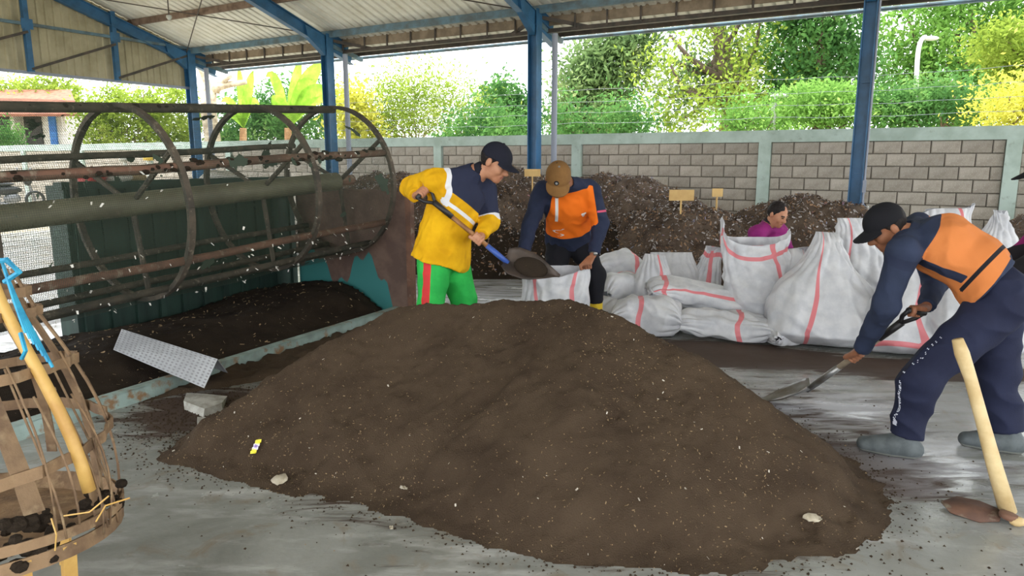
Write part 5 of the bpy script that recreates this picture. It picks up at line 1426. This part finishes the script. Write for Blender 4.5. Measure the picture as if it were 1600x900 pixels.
    for q in 'LR':
        e = g['kn' + q] + (g['an' + q] - g['kn' + q]) * te
        tf += [rcone(g['hip' + q], g['kn' + q], .094 + tl, .064 + tl), rcone(g['kn' + q], e, .062 + tl, cfg.get('tcuff', .05) + tl * .5)]
    tfn = sunion(tf, .03)
    tpl = [(g['kn' + q] + (g['an' + q] - g['kn' + q]) * te, nrm(g['an' + q] - g['kn' + q])) for q in 'LR']
    def trs(p):
        d = tfn(p) - cfg.get('tfold', .008) * (1 - 1.8 * np.abs(nz2(p))).clip(-1, 1)
        d = np.maximum(d, (p - (g['pel'] + up * .11)) @ up)
        for o, n in tpl:
            r = np.linalg.norm(p - o, axis=1); d = np.where(r < .16, np.maximum(d, (p - o) @ n), d)
        return np.maximum(d, .004 - p[:, 2])
    lp = [g[k] for k in ('pel', 'hipL', 'hipR', 'knL', 'knR', 'anL', 'anR')]
    tro = skin_object('trousers', trs, lp, .2, h, cfg['trousers'], root, {k: (lambda v, fn=fn: fn(v, ctx)) for k, fn in cfg.get('trouser_fields', {}).items()})
    ctx['trs'] = trs
    # shoes or boots
    for q in 'LR':
        a, t = g['an' + q], g['toe' + q]; d = nrm((t - a) * [1, 1, 0]); hl = a - d * .045; hl = V(hl[0], hl[1], .045); tp = V(t[0], t[1], .038); sdv = np.cross(d, EZ)
        fs = [rcone(hl, hl + d * .1, .046, .048, sdv, 1.0), rcone(hl + d * .1, tp - d * .03, .05, .04, sdv, 1.12), rcone(hl + d * .03, V(a[0], a[1], .12), .048, .05), rcone(V(a[0], a[1], .07), hl + d * .16, .05, .044)]
        if cfg.get('boot'): fs.append(rcone(V(a[0], a[1], .08), a + (g['kn' + q] - a) * .5, .058, .066))
        ff = sunion(fs, .03)
        fn = (lambda p, ff=ff: np.maximum(ff(p), .003 - p[:, 2]))
        if cfg.get('boot'):
            o, n = a + (g['kn' + q] - a) * .48, nrm(g['kn' + q] - a); fn = imax(fn, lambda p, o=o, n=n: (p - o) @ n)
        else:
            fn = imax(fn, lambda p: p[:, 2] - .125)
        skin_object('boot' if cfg.get('boot') else 'shoe', fn, [hl, tp, a + (g['kn' + q] - a) * (.5 if cfg.get('boot') else 0)], .09, .007, cfg['shoe'], root, {'sole': lambda v: .018 - v[:, 2]})
    # hair and cap
    hb = er(H(0, -.016, .022), (.083, .096, .098))
    cutf = lambda p: np.minimum.reduce([((p - H(0, .035, .03)) @ nrm(f * .75 - u * .65)), ])
    hn = Waves(5, [(120, .5), (220, .4)], 4)
    hair = lambda p: np.maximum(np.maximum(hb(p) - .003 * hn(p), (p - H(0, .04, .03)) @ nrm(f * 1.0 - u * .75)), ((p - H(0, -.05, -.062)) @ nrm(-u + f * .2)))
    skin_object('hair', hair, [hc], .15, .006, cfg['hair'], root)
    if cfg.get('cap'):
        dome = er(H(0, -.006, .03), (.088, .106, .094))
        def brim(p):
            q = (p - hc) / S; x = q @ s; y = q @ f; z = q @ u
            zb = .034 - 4.2 * x * x - .12 * (y - .08)
            e = (np.sqrt((x / .082) ** 2 + ((y - .07) / .105) ** 2) - 1) * .08
            return np.maximum.reduce([np.abs(z - zb) - .0055, e, .05 - y])
        ins = er(H(0, -.006, .03), (.08, .098, .086))
        def cap(p):
            d = np.maximum(np.maximum(dome(p), -ins(p)), -((p - H(0, 0, .018)) @ nrm(u - f * .12)))
            e = brim(p); k = .008; t = np.clip(.5 + .5 * (e - d) / k, 0, 1); return e * (1 - t) + d * t - k * t * (1 - t)
        cp0 = skin_object('cap', cap, [hc, H(0, .17, 0)], .14, .0045, cfg['cap'], root, {k: (lambda v, fn=fn: fn(v, ctx)) for k, fn in cfg.get('cap_fields', {}).items()})
        MB().ell(H(0, -.006, .124), s * .01, f * .01, u * .006, 8, 6).build('cap_button', cfg['cap'], cp0, True)
    ctx['root'] = root
    return ctx

SKL = (('eye', (40, 28, 24)), ('brow', (46, 32, 26)), ('lip', (150, 92, 80)))
M['skinA'] = mat('skin_tan', (186, 134, 104), .55, c2=(172, 118, 90), ns=14, layers=SKL, spec=.35)
M['skinB'] = mat('skin_brown', (158, 106, 78), .55, c2=(142, 92, 66), ns=14, layers=SKL, spec=.35)
M['hair'] = mat('black_hair', (28, 24, 24), .6, c2=(42, 36, 34), ns=60, bump=.5, bs=90, spec=.15)
def cloth(name, c, layers=(), c2=None):
    return mat(name, c, .85, c2=c2 or tuple(int(v * .88) for v in c), ns=5, bump=.15, bs=120, spec=.2, layers=layers)
def ground_foot(p): return V(p[0], p[1], 0)

# ---- bending worker at the right
fw = nrm((gnd(1347, 702) - gnd(1437, 716)) * [1, 1, 0]); rt = np.cross(fw, EZ)
heelL, heelR = gnd(1432, 716), gnd(1590, 708)
pel = at(1560, 454, 3.46)
shA, shB = SHR[0], SHR[1]; sdir = nrm(shB - shA)
def on_shaft(A, Bq, x):
    best = None
    for t in np.linspace(0, 1, 400):
        p = A + (Bq - A) * t; px = 800 + F_PX * p[0] / (p[1] * math.cos(PITCH) - (p[2] - EYE) * math.sin(PITCH))
        if best is None or abs(px - x) < best[0]: best = (abs(px - x), p)
    return best[1]
gl = on_shaft(shA, shB, 1337)
def sf_back(v, c):
    """orange body of the jersey below a dark yoke"""
    h, s, f = c['tc'](v); t, d, L1, L2 = c['armt'](v, 'L'); t2, d2, _, _ = c['armt'](v, 'R')
    o = np.minimum((h - .14) * c['TL'], (.86 - .35 * s - h) * c['TL'] * .9)
    o = np.where((d < .095) & (t > .0), np.minimum(o, -t), o)
    return np.where((d2 < .085) & (t2 > .02), -.02, o)
def sf_side(v, c):
    h, s, f = c['tc'](v)
    return np.where(s > .06, np.minimum.reduce([.026 - np.abs(f - .0 - .10 * (h - .5)), (h - .34) * c['TL']]), -.02)
def sf_hemstripe(v, c):
    h, s, f = c['tc'](v); return np.where(f < 0, np.minimum(.012 - np.abs(s + .13 + .1 * (h - .3)), (.62 - h) * c['TL']), -.02)
def sf_belt(v, c):
    h, s, f = c['tc'](v); return np.where(f < .05, .010 - np.abs(h - .25 - .3 * s) * c['TL'], -.02)
M['shirtR'] = cloth('orange_navy_jersey', (48, 56, 78), (('panel', (206, 124, 68)), ('side', (40, 46, 66)), ('hemw', (214, 208, 204)), ('belt', (30, 30, 36))))
M['navytrs'] = cloth('navy_trousers', (38, 42, 64), (('letters', (206, 208, 220)),))
M['greyshoe'] = mat('grey_shoe', (92, 98, 100), .7, c2=(78, 84, 86), ns=20, layers=(('sole', (128, 130, 124)),))
M['blackcap'] = cloth('black_cap', (28, 28, 32))
J = dict(pel=pel, waist=at(1523, 412, 3.53), chest=at(1472, 383, 3.6), neck=at(1419, 368, 3.67), head=at(1384, 353, 3.7), face=(-.74, .12, -.6), hup=(-.45, 0, .85),
         shL=at(1411, 395, 3.5), shR=at(1434, 356, 3.84), elL=at(1384, 478, 3.52), wrL=at(1346, 547, 3.77), elR=at(1462, 440, 3.98), wrR=at(1447, 480, 3.74),
         hipL=pel - rt * .09 - V(0, 0, .05), hipR=pel + rt * .09 - V(0, 0, .05), knL=at(1437, 592, 3.4), knR=at(1558, 590, 3.52),
         anL=heelL + fw * .06 + V(0, 0, .095), toeL=heelL + fw * .27, anR=heelR + fw * .05 + V(0, 0, .095), toeR=heelR + fw * .26)
cR = make_person('worker in orange and navy bending over a shovel at the right', J,
    dict(res=.0075, bres=.005, skin=M['skinB'], shirt=M['shirtR'], trousers=M['navytrs'], shoe=M['greyshoe'], hair=M['hair'], cap=M['blackcap'], sleeve=.016, loose=.036, hem=.05,
         tloose=.03, tcuff=.062, fold=.006, tfold=.011, tend=.93, seed=3, handL=(gl, sdir, V(-.1, -.7, .7), .017, -1), handR=(shA, np.cross(sdir, V(.3, -.25, .9)), V(.55, -.1, .45), .015),
         shirt_fields={'panel': sf_back, 'side': sf_side, 'hemw': sf_hemstripe, 'belt': sf_belt},
         trouser_fields={'letters': lambda v, c: np.full(len(v), -.02)}))
# white lettering running down the outer seam of the near leg
M['lettering'] = mat('white_lettering', (206, 208, 220), .7)
g = cR['g']; mb = MB(); r_ = random.Random(3)
kn, an, hp2 = g['knL'], g['anL'], g['hipL']
path = [hp2 + (kn - hp2) * t for t in np.linspace(.6, 1, 9)] + [kn + (an - kn) * t for t in np.linspace(.06, .74, 30)]
for i, p in enumerate(path):
    ax = nrm(path[min(i + 1, len(path) - 1)] - path[max(i - 1, 0)]); dr = nrm(nrm(fw * .8 - rt * .6)); dr = nrm(dr - ax * np.dot(dr, ax))
    t = .02
    while t < .2 and cR['trs']((p + dr * t)[None])[0] < 0: t += .001
    c0 = p + dr * (t + .0025); tg = np.cross(dr, ax)
    for k in range(2):
        w = r_.uniform(.002, .004)
        if i > 36: mb.obox(c0 + ax * (k - .5) * .012, tg * .012, ax * .003, dr * .0012)
        else: mb.obox(c0 + ax * r_.uniform(-.005, .005) + tg * (k - .5) * .008, tg * w * .5, ax * r_.uniform(.002, .0035), dr * .0012)
mb.build('lettering', M['lettering'], cR['root'])

# ---- worker in yellow with the lifted shovel
def yl_navy(v, c):
    h, s, f = c['tc'](v); tR, dR, L1, _ = c['armt'](v, 'R'); tL, dL, L1b, _ = c['armt'](v, 'L')
    o = (h - .66 + .5 * s) * c['TL']
    o = np.where((dL < .1) & (tL > .0) & (s > .1), L1b * .82 - tL, o)
    o = np.where((dR < .1) & (s < -.13), -.02 - .0 * tR, o)
    return np.minimum(o, np.where(s < -.13, -.01, .05))
def yl_white(v, c):
    h, s, f = c['tc'](v); tL, dL, L1b, _ = c['armt'](v, 'L')
    a = .017 - np.abs(s + .13 + .0 * h); a = np.where(h > .55, a, -.02)
    b = np.where((dL < .1) & (s > .1), .022 - np.abs(tL - L1b * .82 - .02), -.02)
    cc = np.where((f > 0) & (s > -.12) & (s < .15) & (dL > .085), .014 - np.abs(h - .53 + .5 * s) * c['TL'], -.02)
    dd = np.where((f > 0) & (s > -.16) & (s <= -.125), .02 - np.abs(h - .6) * c['TL'], -.02)
    return np.maximum.reduce([a, b, cc, dd])
M['shirtY'] = cloth('yellow_navy_jersey', (226, 174, 22), (('navy', (42, 46, 66)), ('white', (216, 216, 220))), (208, 154, 14))
M['greentrs'] = cloth('green_trousers', (56, 186, 84), (('red', (206, 62, 62)),), (44, 164, 74))
M['navycap'] = cloth('navy_cap', (32, 34, 46))
M['dullshoe'] = mat('dark_shoe', (60, 56, 54), .7, layers=(('sole', (90, 88, 84)),))
yf = nrm(V(.8, -.6, 0)); yr = np.cross(yf, EZ)
pel = at(693, 398, 5.005)
SA, SB = SHY[0], SHY[1]; yd_ = nrm(SB - SA)
fa, fb = at(672, 515, 4.833), at(728, 512, 5.143)
def red_side(v, c):
    g = c['g']; out = np.full(len(v), -.02)
    sdv = -nrm(g['hipL'] - g['hipR']); q = v - g['hipR']; ax = nrm(g['knR'] - g['hipR'])
    dr = nrm(sdv * .75 + V(0, -1, 0) * .65); dr = nrm(dr - ax * np.dot(dr, ax)); tg = np.cross(ax, dr)
    return np.where(q @ dr > .02, .03 - np.abs(q @ tg), -.02)
J = dict(pel=pel, waist=at(698, 356, 5.005), chest=at(716, 306, 5.014), neck=at(742, 270, 5.014), head=at(774, 252, 4.971), face=(.78, -.3, -.52), hup=(.3, -.1, .9),
         shR=at(677, 283, 4.885), shL=at(757, 296, 5.160), elR=at(641, 292, 5.057), wrR=at(650, 306, 4.885), elL=at(765, 346, 5.091), wrL=at(752, 369, 4.902),
         hipR=pel + yr * .09 - V(0, 0, .05), hipL=pel - yr * .09 - V(0, 0, .05), knR=at(674, 476, 4.833), knL=at(726, 474, 5.040),
         anR=V(fa[0], fa[1], .095), toeR=ground_foot(fa) + yf * .2, anL=V(fb[0], fb[1], .095), toeL=ground_foot(fb) + yf * .2)
make_person('worker in yellow and navy shirt and green trousers lifting a shovel', J,
    dict(res=.0085, bres=.0065, skin=M['skinA'], shirt=M['shirtY'], trousers=M['greentrs'], shoe=M['dullshoe'], hair=M['hair'], cap=M['navycap'], collar=M['navycap'], scale=1.08, sleeve=.022, loose=.036, hem=-.06, hemr=.142,
         tloose=.024, fold=.009, tfold=.01, seed=5, handR=(SA, np.cross(yd_, V(.1, -.75, .8)), V(-.8, -.2, .1), .015), handL=(on_shaft(SA, SB, 747), yd_, V(.35, -.5, -.75), .017, 1),
         shirt_fields={'navy': yl_navy, 'white': yl_white}, trouser_fields={'red': red_side}))

# ---- worker in the brown cap stooping over the sack he holds
def or_panel(v, c):
    h, s, f = c['tc'](v); tR, dR, _, _ = c['armt'](v, 'R'); tL, dL, _, _ = c['armt'](v, 'L')
    o = np.minimum.reduce([f - .0, (h - .22) * c['TL'], (.93 - h) * c['TL'], .21 - np.abs(s) - .12 * np.clip(h - .5, 0, 1)])
    return np.where((np.minimum(dR, dL) < .066), -.02, o)
def or_white(v, c):
    h, s, f = c['tc'](v)
    a = np.where((f > 0) & (h > .52) & (h < .95), .012 - np.abs(s + .13), -.02)
    b = np.where((f > 0) & (h > .26) & (h < .4), .01 - np.abs(s + .11 + .04 * np.sin(h * 60)), -.02)
    e = np.where(f > 0, .017 - np.sqrt(((h - .6) * c['TL']) ** 2 * .5 + (s - .09) ** 2) + .006 * np.sin(np.arctan2((h - .6) * c['TL'], s - .09) * 3), -.02)
    return np.maximum.reduce([a, b, e])
def or_pink(v, c):
    tL, dL, L1, _ = c['armt'](v, 'L'); h, s, f = c['tc'](v)
    return np.where((or_panel(v, c) < 0) & (dL < .12) & (s > .12) & (f > -.05), .008 - np.abs(tL - L1 * .62 - .25 * (s - .2)), -.02)
M['shirtO'] = cloth('navy_orange_jersey', (42, 48, 70), (('panel', (232, 112, 28)), ('white', (222, 220, 218)), ('pink', (198, 84, 110))))
M['blacktrs'] = cloth('black_trousers', (28, 28, 34))
M['yellowboot'] = mat('yellow_rubber_boot', (206, 176, 36), .45)
M['browncap'] = cloth('brown_cap', (134, 98, 58), (('logo', (36, 34, 38)), ('logo2', (150, 150, 150))), (116, 84, 48))
pel = at(890, 374, 6.075); of = V(-.08, -1, 0); orr = np.cross(of, EZ)
rimL, rimR = at(917, 416, 5.598), at(812, 406, 5.580)
fa, fb = at(866, 505, 5.940), at(930, 502, 5.958)
J = dict(pel=pel, waist=at(887, 350, 5.976), chest=at(886, 316, 5.814), neck=at(884, 286, 5.670), head=at(872, 279, 5.526), face=(-.06, -.62, -.78), hup=(0, -.75, .65),
         shR=at(847, 299, 5.760), shL=at(922, 297, 5.760), elR=at(829, 350, 5.742), wrR=at(818, 394, 5.616), elL=at(938, 350, 5.760), wrL=at(927, 398, 5.643),
         hipR=at(874, 384, 6.075), hipL=at(907, 384, 6.075), knR=at(866, 432, 5.904), knL=at(930, 430, 5.922),
         anR=V(fa[0], fa[1], .095), toeR=ground_foot(fa) + of * .2, anL=V(fb[0], fb[1], .095), toeL=ground_foot(fb) + of * .2)
make_person('worker in a brown cap and orange and navy shirt holding a sack open', J,
    dict(scale=1.12, res=.0085, bres=.0065, skin=M['skinB'], shirt=M['shirtO'], trousers=M['blacktrs'], shoe=M['yellowboot'], boot=True, hair=M['hair'], cap=M['browncap'], sleeve=.02, loose=.026, hem=-.0,
         tloose=.02, fold=.008, tend=.55, seed=7, handL=(rimL, V(1, -.2, .1), V(.2, -.5, .8), .012), handR=(rimR, V(1, .2, .1), V(-.2, -.5, .8), .012),
         shirt_fields={'panel': or_panel, 'white': or_white, 'pink': or_pink},
         cap_fields={'logo': lambda v, c: .02 - np.linalg.norm(v - c['H'](.012, .09, .065), axis=1), 'logo2': lambda v, c: .011 - np.linalg.norm(v - c['H'](.012, .095, .066), axis=1)}))
# watch on his wrist
wv_ = J['wrL'] + (J['elL'] - J['wrL']) * .06; wd = nrm(J['elL'] - J['wrL'])
wt_ = thing('wristwatch', 'silver wristwatch on the wrist of the brown-capped worker', 'watch', wv_)
MB().lathe([(.031, -.01), (.035, -.01), (.035, .01), (.031, .01)], wv_, wd, 20).build('strap', M['steel'], wt_, True)
MB().lathe([(0, .006), (.016, .006), (.018, 0)], wv_ + V(.01, -.035, .0), V(.1, -1, .1), 16).build('dial', M['steel'], wt_, True)
# the sack he holds
sack('open white sack held up by the brown-capped worker', V((rimL[0] + rimR[0]) / 2 + .02, 5.7, 0), V(0, 0, 1), V(1, 0, 0), .64, .58, .36, (-62, -118), (), 31, 'open', 'filled white sacks', (0, -.02, 0), .02, ((0, .03, .4), (180, .05, .4), (270, -.06, .6)))

# ---- worker squatting behind the sacks
M['purple'] = cloth('purple_shirt', (146, 44, 116), (('trim', (214, 206, 216)),))
M['darktrs'] = cloth('dark_trousers', (44, 42, 48))
pf = nrm(V(.55, -.83, 0)); pr = np.cross(pf, EZ); c0 = at(1205, 400, 7.1) * [1, 1, 0]
nk = at(1201, 352, 6.98)
J = dict(pel=c0 + V(0, 0, .3) - pf * .12, waist=c0 + V(0, 0, .46) - pf * .06, chest=c0 + V(0, 0, .68), neck=nk, head=at(1215, 334, 6.9), face=nrm(V(.5, -.7, -.42)), hup=(.1, -.1, 1),
         shR=nk + pr * .17 - V(0, 0, .07), shL=nk - pr * .17 - V(0, 0, .07), elR=nk + pr * .24 + pf * .1 - V(0, 0, .32), elL=nk - pr * .24 + pf * .08 - V(0, 0, .32),
         wrR=nk + pr * .12 + pf * .3 - V(0, 0, .38), wrL=nk - pr * .1 + pf * .3 - V(0, 0, .38),
         hipR=c0 + pr * .09 - pf * .12 + V(0, 0, .26), hipL=c0 - pr * .09 - pf * .12 + V(0, 0, .26), knR=c0 + pr * .17 + pf * .22 + V(0, 0, .48), knL=c0 - pr * .17 + pf * .22 + V(0, 0, .48),
         anR=c0 + pr * .13 + pf * .02 + V(0, 0, .095), anL=c0 - pr * .13 + pf * .02 + V(0, 0, .095), toeR=c0 + pr * .16 + pf * .22, toeL=c0 - pr * .16 + pf * .22)
make_person('bareheaded worker in a purple shirt squatting behind the sacks', J,
    dict(res=.01, bres=.008, skin=M['skinA'], shirt=M['purple'], trousers=M['darktrs'], shoe=M['dullshoe'], hair=M['hair'], sleeve=.02, loose=.02, hem=.0, seed=11, collar=M['darktrs'],
         handR=(J['wrR'] + pf * .09, pr, V(0, 0, 1), .012), handL=(J['wrL'] + pf * .09, pr, V(0, 0, 1), .012),
         shirt_fields={'trim': lambda v, c: np.where((c['armt'](v, 'L')[1] < .1), .006 - np.abs(c['armt'](v, 'L')[0] - c['armt'](v, 'L')[2] - .1), -.02)}))

# ---- person at the right edge
ef = nrm(V(-.8, .6, 0)); er_ = np.cross(ef, EZ); c0 = gnd(1668, 640) + V(0, 0, 0)
pel = c0 + V(0, 0, .84)
nk = c0 + V(0, 0, 1.28) + ef * .16
M['edgeshirt'] = cloth('magenta_dark_shirt', (152, 42, 112), (('dark', (44, 42, 46)),))
J = dict(pel=pel, waist=c0 + V(0, 0, .98) + ef * .05, chest=c0 + V(0, 0, 1.14) + ef * .1, neck=nk, head=nk + ef * .1 + V(0, 0, .16), face=nrm(ef + V(0, 0, -.5)), hup=(0, 0, 1),
         shR=nk + er_ * .18 - V(0, 0, .05), shL=nk - er_ * .18 - V(0, 0, .05), elR=nk + er_ * .22 + ef * .12 - V(0, 0, .32), elL=nk - er_ * .22 + ef * .06 - V(0, 0, .32),
         wrR=nk + er_ * .12 + ef * .33 - V(0, 0, .45), wrL=nk - er_ * .15 + ef * .24 - V(0, 0, .5),
         hipR=pel + er_ * .09 - V(0, 0, .05), hipL=pel - er_ * .09 - V(0, 0, .05), knR=c0 + er_ * .1 + ef * .08 + V(0, 0, .46), knL=c0 - er_ * .1 + ef * .1 + V(0, 0, .46),
         anR=c0 + er_ * .1 + V(0, 0, .095), anL=c0 - er_ * .1 + V(0, 0, .095), toeR=c0 + er_ * .12 + ef * .2, toeL=c0 - er_ * .12 + ef * .2)
make_person('person in magenta and dark clothes partly cut off at the right edge', J,
    dict(res=.01, bres=.008, skin=M['skinB'], shirt=M['edgeshirt'], trousers=M['blacktrs'], shoe=M['dullshoe'], hair=M['hair'], cap=M['blackcap'], sleeve=.02, loose=.024, seed=13,
         handR=(J['wrR'] + ef * .08 - V(0, 0, .04), er_, V(.1, 0, 1), .012), handL=(J['wrL'] + ef * .08 - V(0, 0, .04), er_, V(.1, 0, 1), .012),
         shirt_fields={'dark': lambda v, c: (.52 - c['tc'](v)[0]) * c['TL']}))
